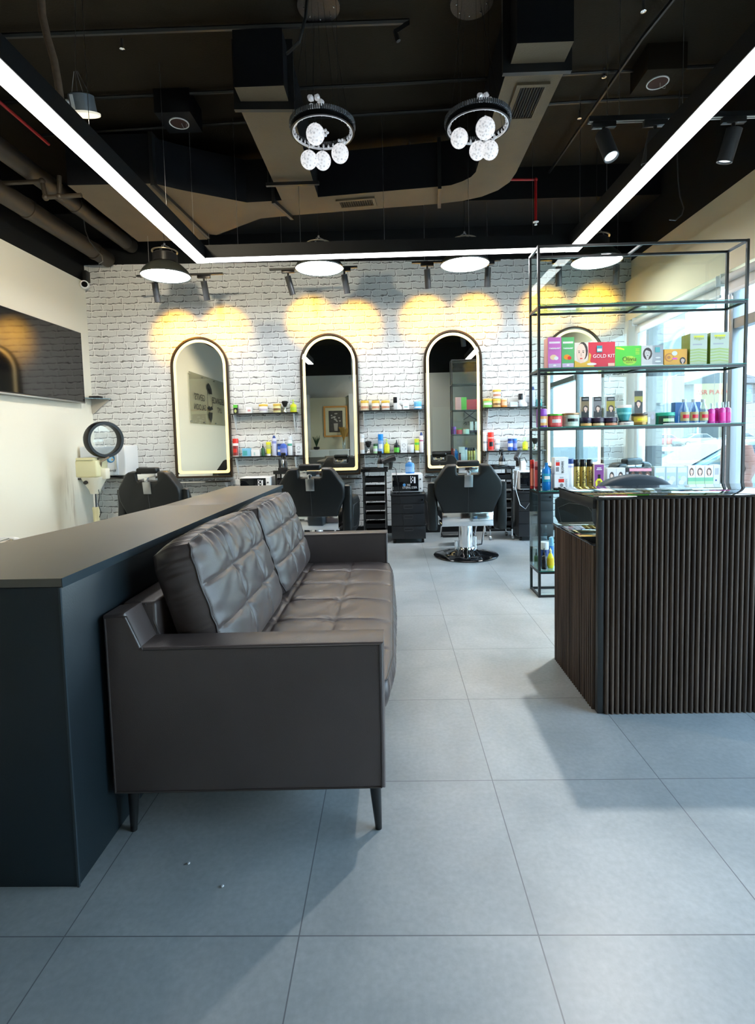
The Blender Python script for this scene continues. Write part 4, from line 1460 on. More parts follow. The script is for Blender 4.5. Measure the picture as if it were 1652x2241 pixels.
b.build('hose', mat('ribbed brown hose', (0.25, 0.2, 0.15), 0.5), t)
B().cyl((0, 0, 0.38), (0, 0, bz - 0.28), 0.022, seg=18).build('chrome_pole', M_CHROME, t)
B().cyl((0, 0, 0.06), (0, 0, 0.52), 0.036, seg=20).cyl((0, 0, 0.49), (0, 0, 0.53), 0.041, seg=20).build('lower_column', M_CREAM, t)
for k in range(5):
    a_ = 2 * PI * k / 5
    lg = B().tube([(0, 0, 0.09), (0.16 * math.cos(a_), 0.16 * math.sin(a_), 0.075), (0.28 * math.cos(a_), 0.28 * math.sin(a_), 0.055)], 0.016, 8).build('leg', M_CREAM, t)
    B().cyl((0.28 * math.cos(a_) - 0.01, 0.28 * math.sin(a_), 0.028), (0.28 * math.cos(a_) + 0.012, 0.28 * math.sin(a_), 0.028), 0.028, seg=14).build('castor', M_PLASTB, lg)
B().tube([(0.05, -0.02, bz - 0.2), (0.07, -0.03, bz - 0.32), (0.045, -0.03, bz - 0.42), (0.075, -0.03, bz - 0.52), (0.05, -0.03, bz - 0.58)], 0.005, 6).build('cable', M_PLASTB, t)

# chair with chrome arms behind the low wall (only an arm shows)
t = thing('waiting_chair', 'white chair with chrome armrests behind the low black wall', 'chair', (-2.12, 2.36, 0), 0.1)
for sx in (-0.26, 0.26):
    B().tube([(sx, 0.24, 0.02), (sx, 0.24, 0.60), (sx, 0.20, 0.775), (sx, 0.12, 0.80), (sx, -0.15, 0.80), (sx, -0.24, 0.775), (sx, -0.26, 0.60), (sx, -0.26, 0.02)], 0.014, 10).build('arm_frame', M_CHROME, t)
B().box(-0.25, 0.25, -0.25, 0.25, 0.40, 0.47, 0.02, 3).build('seat', M_WHITE, t)
B().box(-0.25, 0.25, 0.20, 0.25, 0.50, 0.80, 0.02, 3).build('backrest', M_WHITE, t)
# backwash chair along the left wall, seen in the leftmost mirror
t = thing('backwash_chair', 'black shampoo chair with white basin beside the left wall', 'chair', (-3.3, 1.3, 0), -PI / 2)
B().box(-0.3, 0.3, -0.35, 0.3, 0.28, 0.46, 0.05, 3).build('seat', M_VINYL, t)
B().box(-0.3, 0.3, 0.28, 0.42, 0.42, 0.92, 0.05, 3, mx=Matrix.Rotation(-0.25, 4, 'X')).build('backrest', M_VINYL, t)
for sx in (-0.34, 0.34):
    B().box(sx - 0.05, sx + 0.05, -0.3, 0.25, 0.40, 0.62, 0.04, 3).build('armrest', M_VINYL, t)
B().box(-0.25, 0.25, -0.2, 0.5, 0.0, 0.28, 0.02).build('base', M_STEEL, t)

# ================================================================= REAR OF THE ROOM (reflected in the mirrors)
struct(B().box(-2.55, -1.30, YR, YR + 0.25, 0, 2.62).build('wall_partition', mat('cream partition paint', (0.62, 0.57, 0.40), 0.6)))
struct(B().box(-2.75, -2.55, YR, YR + 0.35, 0, 2.72).build('trim_8', M_WHITEM))
struct(B().box(-1.30, -1.18, YR, YR + 0.35, 0, 2.72).build('trim_9', M_WHITEM))
t = thing('framed_picture', 'gold-framed monochrome picture of flowers in a vase, seen in the second mirror', 'picture', (-1.74, YR + 0.26, 1.86))
b = B()
b.ring([(-0.38, -0.49), (0.38, -0.49), (0.38, 0.49), (-0.38, 0.49)], [(-0.33, -0.44), (0.33, -0.44), (0.33, 0.44), (-0.33, 0.44)], 'Y', 0, 0.03)
b.build('frame', mat('gold picture frame', (0.55, 0.28, 0.08), 0.3, 0.7), t)
B().box(-0.33, 0.33, 0, 0.01, -0.44, 0.44).build('mount', mat('cream picture mount', (0.7, 0.64, 0.42), 0.7), t)
b = B()
b.mi = 0
b.box(-0.22, 0.22, 0.0, 0.014, -0.34, 0.34)
b.mi = 1
b.prism([(-0.05, -0.3), (0.05, -0.3), (0.07, -0.06), (-0.07, -0.06)], 'Y', 0, 0.016)
for k in range(14):
    random.seed(k + 40)
    b.prism(ell(random.uniform(-0.14, 0.14), random.uniform(0.0, 0.28), 0.03, 0.022, 8), 'Y', 0, 0.0162 + 0.0002 * k)
b.build('print', [mat('dark grey print', (0.08, 0.07, 0.06), 0.7, var=0.5, vs=14), mat('pale print', (0.5, 0.46, 0.4), 0.7)], t)
t = thing('sideboard', 'low white two-door cabinet against the rear partition', 'cabinet', (-1.93, YR + 0.48, 0))
B().box(-0.6, 0.6, -0.2, 0.2, 0.05, 0.96, 0.004).box(-0.62, 0.62, -0.22, 0.22, 0.95, 0.98, 0.003).build('body', M_WHITEM, t)
for sx in (-1, 1):
    d = B().box(min(0, sx * 0.59) + 0.005, max(0, sx * 0.59) - 0.005, 0.2, 0.218, 0.07, 0.94, 0.003).build('door', mat('light grey door', (0.6, 0.61, 0.58), 0.4), t)
    B().box(sx * 0.06 - 0.008, sx * 0.06 + 0.008, 0.218, 0.235, 0.5, 0.75, 0.003).build('handle', M_STEEL, d)
t = thing('potted_orchid', 'orchid in a dark round pot on the white sideboard', 'plant', (-2.35, YR + 0.48, 0.98))
B().lathe([(0.05, 0.0), (0.09, 0.02), (0.10, 0.06), (0.085, 0.09), (0.0, 0.085)], seg=20).build('pot', M_PLASTB, t)
b = B()
for k in range(9):
    a_ = k * 2.4
    b.tube([(0, 0, 0.08), (0.05 * math.cos(a_), 0.05 * math.sin(a_), 0.25), (0.12 * math.cos(a_), 0.1 * math.sin(a_), 0.38 + 0.03 * (k % 3))], [0.006, 0.018, 0.004], 6)
b.build('foliage', mat('dark green leaf', (0.03, 0.08, 0.03), 0.5), t)
t = thing('pampas_vase', 'clear vase with golden dried grass on the white sideboard', 'vase', (-1.48, YR + 0.48, 0.98))
B().lathe([(0.04, 0), (0.05, 0.02), (0.06, 0.15), (0.04, 0.27), (0.05, 0.3)], seg=18).build('vase', M_CLEAR, t)
b = B()
for k in range(22):
    a_ = k * 2.4
    b.tube([(0, 0, 0.05), (0.03 * math.cos(a_), 0.03 * math.sin(a_), 0.35), (0.14 * math.cos(a_), 0.12 * math.sin(a_), 0.6 + 0.12 * ((k * 7) % 5) / 5)], [0.002, 0.006, 0.02], 5)
b.build('dried_grass', mat('golden dried grass', (0.42, 0.24, 0.05), 0.8), t)
# hanging dome camera at the rear
t = thing('dome_camera', 'white ceiling-hung dome camera at the rear, seen in the second mirror', 'camera', (-1.05, -1.0, 2.95))
B().cyl((0, 0, 0.08), (0, 0, ZC - 2.95), 0.012, seg=10).build('pole', M_WHITE, t)
B().lathe([(0.0, -0.07), (0.05, -0.05), (0.06, 0.0), (0.09, 0.02), (0.09, 0.08), (0, 0.09)], seg=20).build('housing', M_WHITE, t)
struct(B().box(1.35, 2.35, YR, YR + 0.05, 0, 2.25).build('door_2', mat('pale rear door', (0.66, 0.67, 0.62), 0.5)))
# tool decals on the right part of the rear wall
t = thing('wall_decal', 'black vinyl hairdresser tools lettering on the rear wall', 'wall decal', (2.55, YR + 0.004, 1.7))
text('CUTTING', 0.16, M_INK, t, (0, 0.002, 0), (PI / 2, 0, PI))
text('WITH STYLE', 0.12, M_INK, t, (0, 0.002, -0.2), (PI / 2, 0, PI))
b = B()
b.tube([(-0.3, 0.006, 0.5), (0.0, 0.006, 0.25), (0.25, 0.006, 0.1)], 0.012, 6).tube([(0.3, 0.006, 0.5), (0.0, 0.006, 0.25), (-0.25, 0.006, 0.1)], 0.012, 6)
b.cyl((0.3, 0.0, 0.55), (0.3, 0.008, 0.55), 0.07, seg=16).cyl((-0.3, 0.0, 0.55), (-0.3, 0.008, 0.55), 0.07, seg=16)
b.build('scissors_shape', M_INK, t)

# ================================================================= LOW WALL AND SOFA
t = thing('low_wall', 'long low blue-black panelled partition behind the sofa', 'partition', (-1.130, 1.40, 0))
wy0, wy1 = 0.0, 2.95
B().box(-0.215, 0.215, wy0, wy1, 0, 0.868, 0.002).build('body', M_LAM, t)
B().prism([(-0.45, 0.0), (0.222, 0.0), (0.222, 1.665), (-0.222, 1.665), (-0.30, 0.9)], 'Z', 0.869, 0.892).build('near_top_panel', M_LAMT, t)
B().box(-0.222, 0.222, 1.668, wy1 + 0.01, 0.869, 0.892, 0.002).build('far_top_panel', M_LAMT, t)
B().box(-0.9, -0.215, 0.0, 0.42, 0, 0.868, 0.002).build('return_body', M_LAM, t)
B().box(0.2225, 0.2245, wy0, wy1 + 0.01, 0.866, 0.8925).box(0.212, 0.218, wy0 - 0.002, wy0 + 0.004, 0, 0.866).build('edge_trim', mat('blue grey edge banding', (0.028, 0.042, 0.052), 0.35), t)


def quilt(nu, nv, w_, h_, cols, rows, bulge, seam, seed, button=0.02, wr=0.004):
    """height field for a tufted cushion face"""
    rnd = random.Random(seed)
    ph = [rnd.uniform(0, 6) for _ in range(8)]
    H = []
    for j in range(nv + 1):
        row = []
        for i in range(nu + 1):
            u, v = i / nu, j / nv
            edge = (1 - abs(2 * u - 1) ** 5) * (1 - abs(2 * v - 1) ** 5)
            h = bulge * max(edge, 0) ** 0.6
            fu, fv = u * cols, v * rows
            du = abs(fu - round(fu)) * w_ / cols
            dv = abs(fv - round(fv)) * h_ / rows
            inu = 0.5 < fu < cols - 0.5
            inv_ = 0.5 < fv < rows - 0.5
            s_ = 0
            if inu:
                s_ = max(s_, math.exp(-(du / 0.0065) ** 2) + 0.38 * math.exp(-(du / 0.026) ** 2))
            if inv_:
                s_ = max(s_, math.exp(-(dv / 0.0065) ** 2) + 0.38 * math.exp(-(dv / 0.026) ** 2))
            h -= seam * s_ * min(1, edge * 3)
            if inu and inv_:
                r2 = du * du + dv * dv
                h -= button * math.exp(-r2 / (0.028 ** 2))
                ang = math.atan2(dv, du)
                h += wr * math.sin(ang * 9 + ph[0]) * math.exp(-r2 / (0.07 ** 2)) * (1 - math.exp(-r2 / 0.0008))
            h += wr * 0.8 * math.sin(fu * 9 + 4 * math.sin(fv * 3 + ph[1]) + ph[2]) * math.sin(fv * 5 + ph[3]) * edge
            # creases running in from the border
            eb = 1 - edge
            h += wr * 1.9 * math.exp(-((1 - v) * h_ / 0.085) ** 2) * math.sin(u * w_ * 70 + 2.5 * math.sin(u * 11 + ph[4]) + 3 * v)
            h += wr * 0.6 * math.exp(-(min(u, 1 - u) * w_ / 0.06) ** 2) * math.sin(v * h_ * 75 + 2 * math.sin(v * 9 + ph[5]))
            row.append(h)
        H.append(row)
    return H


def cushion(name, w_, h_, th, cols, rows, bulge, seam, seed, parent, mx, m, nu=72, nv=56, back=0.03, **k):
    """tufted box cushion: local x = width, z = height, front face towards -y"""
    H = quilt(nu, nv, w_, h_, cols, rows, bulge, seam, seed, **k)
    b = B()
    bm = b.bm

    def rc(u):            # pull the border in to round the edges
        return u
    front, backv = [], []
    for j in range(nv + 1):
        fr, br = [], []
        for i in range(nu + 1):
            u, v = i / nu, j / nv
            ex = 1 - abs(2 * u - 1) ** 10 * 0.015 / (w_ / 2) * 1.0
            x = (u - 0.5) * w_
            z = v * h_
            # corners slightly rounded
            cu, cv = abs(2 * u - 1), abs(2 * v - 1)
            k_ = max(0, cu + cv - 1.72) * 0.42
            x *= 1 - k_ * 0.5
            z = h_ / 2 + (z - h_ / 2) * (1 - k_ * 0.5)
            fr.append(bm.verts.new((x, -th / 2 - H[j][i], z)))
            br.append(bm.verts.new((x * 0.985, th / 2 + back * (1 - cu ** 4) * (1 - cv ** 4), h_ / 2 + (z - h_ / 2) * 0.985)))
        front.append(fr)
        backv.append(br)
    for j in range(nv):
        for i in range(nu):
            bm.faces.new((front[j][i], front[j][i + 1], front[j + 1][i + 1], front[j + 1][i]))
            bm.faces.new((backv[j][i], backv[j + 1][i], backv[j + 1][i + 1], backv[j][i + 1]))
    loop = [(0, i) for i in range(nu + 1)] + [(j, nu) for j in range(1, nv + 1)] + [(nv, i) for i in range(nu - 1, -1, -1)] + [(j, 0) for j in range(nv - 1, 0, -1)]
    ns = 6
    rings = [[front[j][i] for j, i in loop]]
    for s_ in range(1, ns):
        t_ = s_ / ns
        rg = []
        for q_, (j, i) in enumerate(loop):
            a_, c_ = front[j][i].co, backv[j][i].co
            p_ = a_.lerp(c_, t_)
            cen = Vector((0, p_.y, h_ / 2))
            d_ = (p_ - cen)
            puff = 0.020 * math.sin(PI * t_) + 0.0035 * math.sin(q_ * 1.1 + 2.2 * math.sin(q_ * 0.31)) * math.sin(PI * t_)
            rg.append(bm.verts.new(p_ + Vector((d_.x, 0, d_.z)).normalized() * puff))
        rings.append(rg)
    rings.append([backv[j][i] for j, i in loop])
    n_ = len(loop)
    for a_, c_ in zip(rings, rings[1:]):
        for q_ in range(n_):
            r_ = (q_ + 1) % n_
            bm.faces.new((a_[q_], c_[q_], c_[r_], a_[r_]))
    # piping along the front border
    fl = [Vector(front[j][i].co) for j, i in loop]
    o = b.build(name, m, parent, mx=mx, ang=70)
    p = B()
    pts = fl[::2] + [fl[0]]
    p.tube(pts, 0.0032, 6)
    p.build('piping', mat('dark leather seam', (0.06, 0.048, 0.046), 0.45), o, ang=70)
    return o


sofa = thing('sofa', 'taupe brown tufted leather sofa with slim black legs against the low wall', 'sofa', (-0.47, 2.585, 0))
SY0, SY1 = -1.015, 1.015                 # world 1.57 .. 3.60
AR = 0.125
side = [(-0.430, 0.155), (0.430, 0.165), (0.434, 0.632), (-0.318, 0.627), (-0.362, 0.735), (-0.430, 0.728)]
for nm, y0, y1 in (('armrest', SY0, SY0 + AR), ('armrest', SY1 - AR, SY1)):
    ar = B().prism(side, 'Y', y0, y1, 0.012, 3).build(nm, M_LEATHER, sofa, ang=40)
    for yy in (y0 - 0.0005, y1 + 0.0005):
        off = [Vector((x, yy, z)) for x, z in side]
        cen = Vector((0.02, yy, 0.42))
        pts = [p_ + (cen - p_).normalized() * 0.013 for p_ in off]
        B().tube(pts + [pts[0]], 0.0028, 6).build('piping', mat('dark leather seam', (0.06, 0.048, 0.046), 0.45), ar)
B().box(-0.43, -0.318, SY0 + AR - 0.002, SY1 - AR + 0.002, 0.16, 0.733, 0.012, 3).build('back_frame', M_LEATHER, sofa)
B().box(-0.36, 0.425, SY0 + AR - 0.002, SY1 - AR + 0.002, 0.165, 0.315, 0.012, 3).build('seat_base', M_LEATHER, sofa)
# seat cushion: lies flat, front edge towards +x
sw = (SY1 - AR) - (SY0 + AR) + 0.09
mx = Matrix.Translation((0.462, 0, 0.385)) @ Matrix.Rotation(PI / 2, 4, 'Z') @ Matrix.Rotation(-PI / 2, 4, 'X')
cushion('seat_cushion', sw - 0.08, 0.78, 0.10, 6, 3, 0.028, 0.0065, 3, sofa, mx, M_LEATHER, nu=230, nv=100, back=0.0, button=0.011, wr=0.0022)
# two leaning back cushions
cw = (SY1 - SY0 - 2 * AR) / 2 - 0.004
for sgn, sd in ((-1, 11), (1, 23)):
    mx = Matrix.Translation((-0.145, sgn * (cw / 2 + 0.002), 0.455)) @ Matrix.Rotation(PI / 2, 4, 'Z') @ Matrix.Rotation(-0.30, 4, 'X')
    cushion('back_cushion', cw - 0.05, 0.475, 0.135, 3, 3, 0.042, 0.0085, sd, sofa, mx, M_LEATHER, nu=150, nv=90, button=0.010, wr=0.0036)
for sx in (-0.385, 0.395):
    for sy in (SY0 + 0.05, SY1 - 0.05):
        B().cyl((sx, sy, 0.165), (sx + 0.018 * (1 if sx > 0 else -1) * 0.5, sy, 0.0), 0.020, 0.0105, seg=16).build('leg', M_METALB, sofa)

# ================================================================= RECEPTION DESK
t = thing('reception_desk', 'dark fluted wood reception desk with glossy black top', 'reception desk', (0.90, 2.31, 0))
DW = 1.75
b = B()
P = 0.0234
n = int(DW / P)


def slat(b, c, axis, z0, z1, r=0.0082, out=0.010):
    pr = [(-r, 0), (-r * 0.92, -out * 0.5), (-r * 0.55, -out * 0.93), (0, -out), (r * 0.55, -out * 0.93), (r * 0.92, -out * 0.5), (r, 0)]
    if axis == 'x':
        b.prism([(c + u, v) for u, v in pr], 'Z', z0, z1)
    else:
        b.prism([(v, c + u) for u, v in pr], 'Z', z0, z1)


b.box(0.026, DW, 0.010, 0.028, 0, 0.965)
for k in range(n - 1):
    slat(b, 0.026 + P * (k + 0.6), 'x', 0, 0.965)
b.build('front_panel', M_SLAT, t, ang=50, mx=Matrix.Translation((0, 0, 0)))
B().box(0.0, 0.027, -0.001, 0.0285, 0, 0.965, 0.003).build('corner_trim', mat('black corner trim', (0.02, 0.021, 0.02), 0.4), t)
b = B()
b.box(0.002, 0.02, 0.03, 0.615, 0, 0.755)
for k in range(int(0.585 / P)):
    slat(b, 0.036 + P * (k + 0.4), 'y', 0, 0.755)
b.build('side_panel', M_SLAT, t, ang=50)
B().box(0.02, DW, 0.03, 0.6, 0.735, 0.757).box(0.02, 0.04, 0.58, 0.60, 0, 0.735).box(0.7, 0.72, 0.03, 0.6, 0.05, 0.735).build('carcass', M_METALB, t)
B().box(-0.014, DW, 0.03, 0.62, 0.757, 0.768, 0.001).build('desk_top', mat('black back-painted glass', (0.006, 0.007, 0.008), 0.015, spec=0.9), t)
B().box(-0.012, DW, 0.029, 0.50, 0.922, 0.966, 0.001).build('counter_board', M_METALB, t)
B().box(-0.016, DW, -0.016, 0.505, 0.967, 0.976, 0.001).build('counter_glass', MATS['black back-painted glass'], t)
B().box(0.015, 0.035, 0.03, 0.06, 0.768, 0.922).box(0.9, 0.93, 0.03, 0.4, 0.768, 0.922).build('counter_support', M_METALB, t)

# office chair behind the desk
q = at(1388, 1038, Y=3.22)
t = thing('office_chair', 'navy blue office chair with rounded back behind the reception desk', 'chair', (q.x, 3.30, 0))
zt = q.z
poly = [(-0.22, zt - 0.42), (0.22, zt - 0.42), (0.245, zt - 0.25)] + [(0.245 * math.cos(math.radians(a_)), zt - 0.15 + 0.15 * math.sin(math.radians(a_)) ** 0.8) for a_ in range(10, 171, 10)] + [(-0.245, zt - 0.25)]
B().prism(poly, 'Y', -0.12, -0.03, 0.03, 4).build('backrest', M_NAVY, t)
B().box(-0.25, 0.25, -0.05, 0.42, 0.42, 0.51, 0.035, 3).build('seat', M_NAVY, t)
B().cyl((0, 0.18, 0.08), (0, 0.18, 0.42), 0.028, seg=16).build('gas_lift', M_CHROME, t)
B().box(-0.025, 0.025, -0.12, 0.0, 0.36, zt - 0.35, 0.008).build('back_stem', M_PLASTB, t)
for k in range(5):
    a_ = 2 * PI * k / 5
    e_ = (0.27 * math.cos(a_), 0.18 + 0.27 * math.sin(a_), 0.06)
    lg = B().tube([(0, 0.18, 0.10), e_], [0.025, 0.014], 8).build('leg', M_PLASTB, t)
    B().cyl((e_[0] - 0.012, e_[1], 0.028), (e_[0] + 0.012, e_[1], 0.028), 0.028, seg=14).build('castor', M_PLASTB, lg)

# ================================================================= GLASS RACK
RX0, RX1, RY0, RY1, RZ = 1.118, 2.668, 4.037, 4.292, 2.66
rack = thing('display_rack', 'tall black metal rack with glass shelves full of hair products', 'display rack', (RX0, RY0, 0))
rw, rd = RX1 - RX0, RY1 - RY0
s = 0.018
b = B()
for x in (0, rw - s):
    for y in (0, rd - s):
        b.box(x, x + s, y, y + s, 0, RZ)
LV = [0.0, 0.185, 0.805, 1.29, 1.732, 2.20, RZ - s]
for z in LV:
    b.box(s, rw - s, 0.001, s - 0.001, z, z + s - 0.001)
    b.box(s, rw - s, rd - s + 0.001, rd - 0.001, z, z + s - 0.001)
    for x in (0.001, 0.765, rw - s + 0.001):
        b.box(x, x + s - 0.002, s, rd - s, z + 0.001, z + s - 0.001)
b.build('frame', M_METALB, rack)
for z in LV[1:-1]:
    g = B().box(0.004, rw - 0.004, -0.004, rd + 0.004, z + s, z + s + 0.007).build('glass_shelf', M_SGLASS, rack)
    B().box(0.004, rw - 0.004, -0.0055, -0.004, z + s, z + s + 0.007).build('front_edge', M_GREEN_EDGE, g)
B().box(0.02, rw - 0.02, rd + 0.002, rd + 0.007, 0.21, RZ - 0.02).build('back_pane', M_RGLASS, rack)
B().box(-0.006, -0.001, 0.015, rd - 0.015, 0.21, 0.80).build('side_pane', M_RGLASS, rack)
SH = {1: LV[5] + s + 0.007, 2: LV[4] + s + 0.007, 3: LV[3] + s + 0.007, 4: LV[2] + s + 0.007, 5: LV[1] + s + 0.007}

# ================================================================= BARBER CHAIRS
def barber_chair(label, loc, rz):
    t = thing('barber_chair', label, 'barber chair', loc, rz, 'black barber chairs facing the mirrors')
    B().lathe([(0.338, 0.0), (0.342, 0.012), (0.33, 0.022), (0.22, 0.040), (0.13, 0.058), (0.10, 0.075), (0.0, 0.08)], seg=56).build('base_plate', M_GLOSSB, t)
    c = B()
    c.lathe([(0.09, 0.06), (0.085, 0.09), (0.076, 0.10), (0.076, 0.33), (0.0, 0.335)], seg=32)
    c.cyl((0.10, 0.02, 0.07), (0.10, 0.02, 0.20), 0.022, seg=16).cyl((-0.10, 0.0, 0.07), (-0.10, 0.0, 0.16), 0.02, seg=16)
    c.build('column', M_CHROME, t)
    B().tube([(0.08, 0.03, 0.10), (0.17, 0.0, 0.12), (0.20, -0.02, 0.32), (0.205, -0.02, 0.36)], 0.010, 10).build('lever', M_CHROME, t)
    B().box(-0.27, 0.27, -0.13, 0.36, 0.335, 0.36, 0.004).box(-0.265, 0.265, -0.15, -0.13, 0.345, 0.49, 0.006).build('chrome_frame', M_CHROME, t)
    B().box(-0.26, 0.26, -0.12, 0.40, 0.365, 0.50, 0.045, 4).build('seat', M_VINYL, t)
    # backrest
    pl = [(-0.255, 0.485), (0.255, 0.485), (0.285, 0.56), (0.338, 0.68), (0.346, 0.76), (0.335, 0.82), (0.235, 0.965), (0.205, 0.982), (0.12, 0.984), (0.115, 0.90), (0.10, 0.885), (-0.10, 0.885), (-0.115, 0.90), (-0.12, 0.984), (-0.205, 0.982), (-0.235, 0.965), (-0.335, 0.82), (-0.346, 0.76), (-0.338, 0.68), (-0.285, 0.56)]
    tilt = Matrix.Translation((0, -0.12, 0.485)) @ Matrix.Rotation(0.13, 4, 'X') @ Matrix.Translation((0, 0, -0.485))
    br = B().prism(pl, 'Y', -0.06, 0.06, 0.022, 3).build('backrest', M_VINYL, t, mx=tilt)
    B().tube([(0, -0.0615, 0.50), (0, -0.0625, 0.70), (0, -0.0615, 0.83)], 0.0022, 6).build('seam', M_KNOB, br)
    B().box(-0.115, 0.115, -0.05, 0.03, 0.965, 1.025, 0.02, 3, mx=tilt).build('headrest', M_VINYL, t)
    B().box(-0.10, 0.10, -0.05, -0.044, 0.905, 0.965, 0.003, mx=tilt).box(-0.018, 0.018, -0.068, -0.05, 0.885, 0.93, 0.003, mx=tilt).build('headrest_bracket', M_CHROME, t)
    kp = B().box(-0.044, 0.044, -0.072, -0.060, 0.76, 0.885, 0.004, mx=tilt).build('adjuster_plate', M_STEEL, t)
    B().cyl((0.0, -0.072, 0.825), (0.0, -0.088, 0.825), 0.012, seg=14).sphere((-0.03, -0.073, 0.775), 0.005, 8).sphere((0.03, -0.073, 0.775), 0.005, 8).build('knob', M_CHROME, kp)
    for sx in (-1, 1):
        prof = [(-0.15, 0.30), (0.02, 0.275), (0.30, 0.30), (0.40, 0.42), (0.40, 0.60), (0.30, 0.66), (0.02, 0.655), (-0.05, 0.68), (-0.11, 0.80), (-0.155, 0.79), (-0.15, 0.62), (-0.17, 0.45)]
        x0, x1 = (0.305, 0.405) if sx > 0 else (-0.405, -0.305)
        a_ = B().prism(prof, 'X', x0, x1, 0.028, 3).build('armrest', M_VINYL, t)
        xx = 0.406 * sx
        B().tube([(xx, -0.11, 0.36), (xx, 0.1, 0.34), (xx, 0.30, 0.38), (xx, 0.34, 0.52), (xx, 0.2, 0.58), (xx, -0.02, 0.58), (xx, -0.10, 0.50), (xx, -0.11, 0.36)], 0.0025, 6).build('piping', M_KNOB, a_)
    fr = B()
    for sx in (-0.2, 0.2):
        fr.tube([(sx, 0.33, 0.35), (sx, 0.50, 0.22), (sx, 0.62, 0.09)], 0.011, 8)
    fr.tube([(-0.2, 0.62, 0.09), (0.2, 0.62, 0.09)], 0.011, 8)
    fr.build('footrest_frame', M_CHROME, t)
    B().box(-0.19, 0.19, 0.50, 0.70, 0.10, 0.135, 0.012, 3).build('footrest', M_PLASTB, t)
    return t


C0 = barber_chair('foremost barber chair on a round black base, in front of the third mirror', (0.772, 5.56, 0), 0.02)
dup(C0, (-0.80, 5.50, 0), -0.10, 'barber chair behind the far end of the sofa, in front of the second mirror')
dup(C0, (-2.47, 5.55, 0), -0.14, 'barber chair furthest left, above the low wall, in front of the first mirror')
dup(C0, (2.20, 5.25, 0), 0.5, 'barber chair on the right, mostly hidden behind the rack and the desk')


# ================================================================= TROLLEYS, CABINETS, STERILIZERS
def trolley(label, loc, rz=0):
    t = thing('salon_trolley', label, 'trolley', loc, rz, 'black trolleys of trays below the shelves')
    b = B()
    for sx in (-0.145, 0.125):
        b.box(sx, sx + 0.02, -0.15, -0.125, 0.13, 0.86, 0.003)
        b.box(sx, sx + 0.02, 0.125, 0.15, 0.13, 0.86, 0.003)
        b.box(sx + 0.006, sx + 0.012, -0.13, 0.13, 0.13, 0.86)
    b.box(-0.145, 0.145, -0.15, 0.15, 0.13, 0.15, 0.004)
    b.build('frame', M_GLOSSB, t)
    B().box(-0.165, 0.165, -0.17, 0.17, 0.86, 0.885, 0.008, 3).box(-0.165, 0.165, -0.17, -0.16, 0.88, 0.905, 0.003).box(-0.165, 0.165, 0.16, 0.17, 0.88, 0.905, 0.003).build('top_tray', M_GLOSSB, t)
    for k in range(6):
        z = 0.17 + 0.113 * k
        tr = B()
        tr.prism([(-0.155, z + 0.01), (-0.14, z), (0.14, z), (0.14, z + 0.06), (0.132, z + 0.06), (0.132, z + 0.008), (-0.137, z + 0.008), (-0.150, z + 0.06), (-0.155, z + 0.06)], 'X', -0.118, 0.118)
        tr.box(-0.12, -0.116, -0.15, 0.14, z, z + 0.06).box(0.116, 0.12, -0.15, 0.14, z, z + 0.06)
        tr.build('tray', M_TRAY, t)
    for sx in (-0.135, 0.135):
        for sy in (-0.135, 0.135):
            lg = B().cyl((sx, sy, 0.05), (sx, sy, 0.13), 0.009, seg=10).build('leg', M_CHROME, t)
            B().cyl((sx - 0.012, sy, 0.026), (sx + 0.012, sy, 0.026), 0.026, seg=16).build('castor', M_STEEL, lg)
    return t


T0 = trolley('black tray trolley left of the sterilizer, between the second and third mirrors', (-0.208, 6.52, 0))
dup(T0, (1.312, 6.52, 0), 0.05, 'black tray trolley right behind the foremost barber chair')
dup(T0, (-1.27, 6.52, 0), 0.0, 'black tray trolley left of the second mirror, behind the middle-left chair')


def cabinet(label, loc):
    t = thing('drawer_cabinet', label, 'cabinet', loc, 0, 'black drawer cabinets under the sterilizers')
    B().box(-0.205, 0.205, -0.2, 0.24, 0.05, 0.575, 0.002).build('body', mat('black cabinet laminate', (0.018, 0.02, 0.023), 0.35), t)
    B().box(-0.212, 0.212, -0.222, 0.245, 0.575, 0.596, 0.003).build('top', MATS['black cabinet laminate'], t)
    for k, (z0, z1) in enumerate([(0.055, 0.205), (0.21, 0.355), (0.36, 0.475), (0.48, 0.570)]):
        d = B().box(-0.203, 0.203, -0.218, -0.2, z0, z1, 0.002).build('drawer', MATS['black cabinet laminate'], t)
        if k < 3:
            zc = z1 - 0.035
            h = B()
            h.ring(rrect(-0.055, 0.055, zc - 0.022, zc + 0.018, 0.006), rrect(-0.048, 0.048, zc - 0.015, zc + 0.011, 0.004), 'Y', -0.223, -0.217)
            h.build('handle', M_KNOB, d)
        else:
            B().cyl((0.165, -0.224, 0.525), (0.165, -0.217, 0.525), 0.011, seg=16).build('lock', M_CHROME, d)
    for sx in (-0.17, 0.17):
        for sy in (-0.15, 0.19):
            B().cyl((sx - 0.014, sy, 0.025), (sx + 0.014, sy, 0.025), 0.025, seg=14).build('castor', M_PLASTB, t)
    return t


K0 = cabinet('black drawer cabinet on castors under the fully visible sterilizer', (0.192, 6.49, 0))
dup(K0, (1.71, 6.49, 0), 0, 'black drawer cabinet behind the left posts of the glass rack')
dup(K0, (-1.66, 6.49, 0), 0, 'black drawer cabinet hidden behind the far end of the low wall')


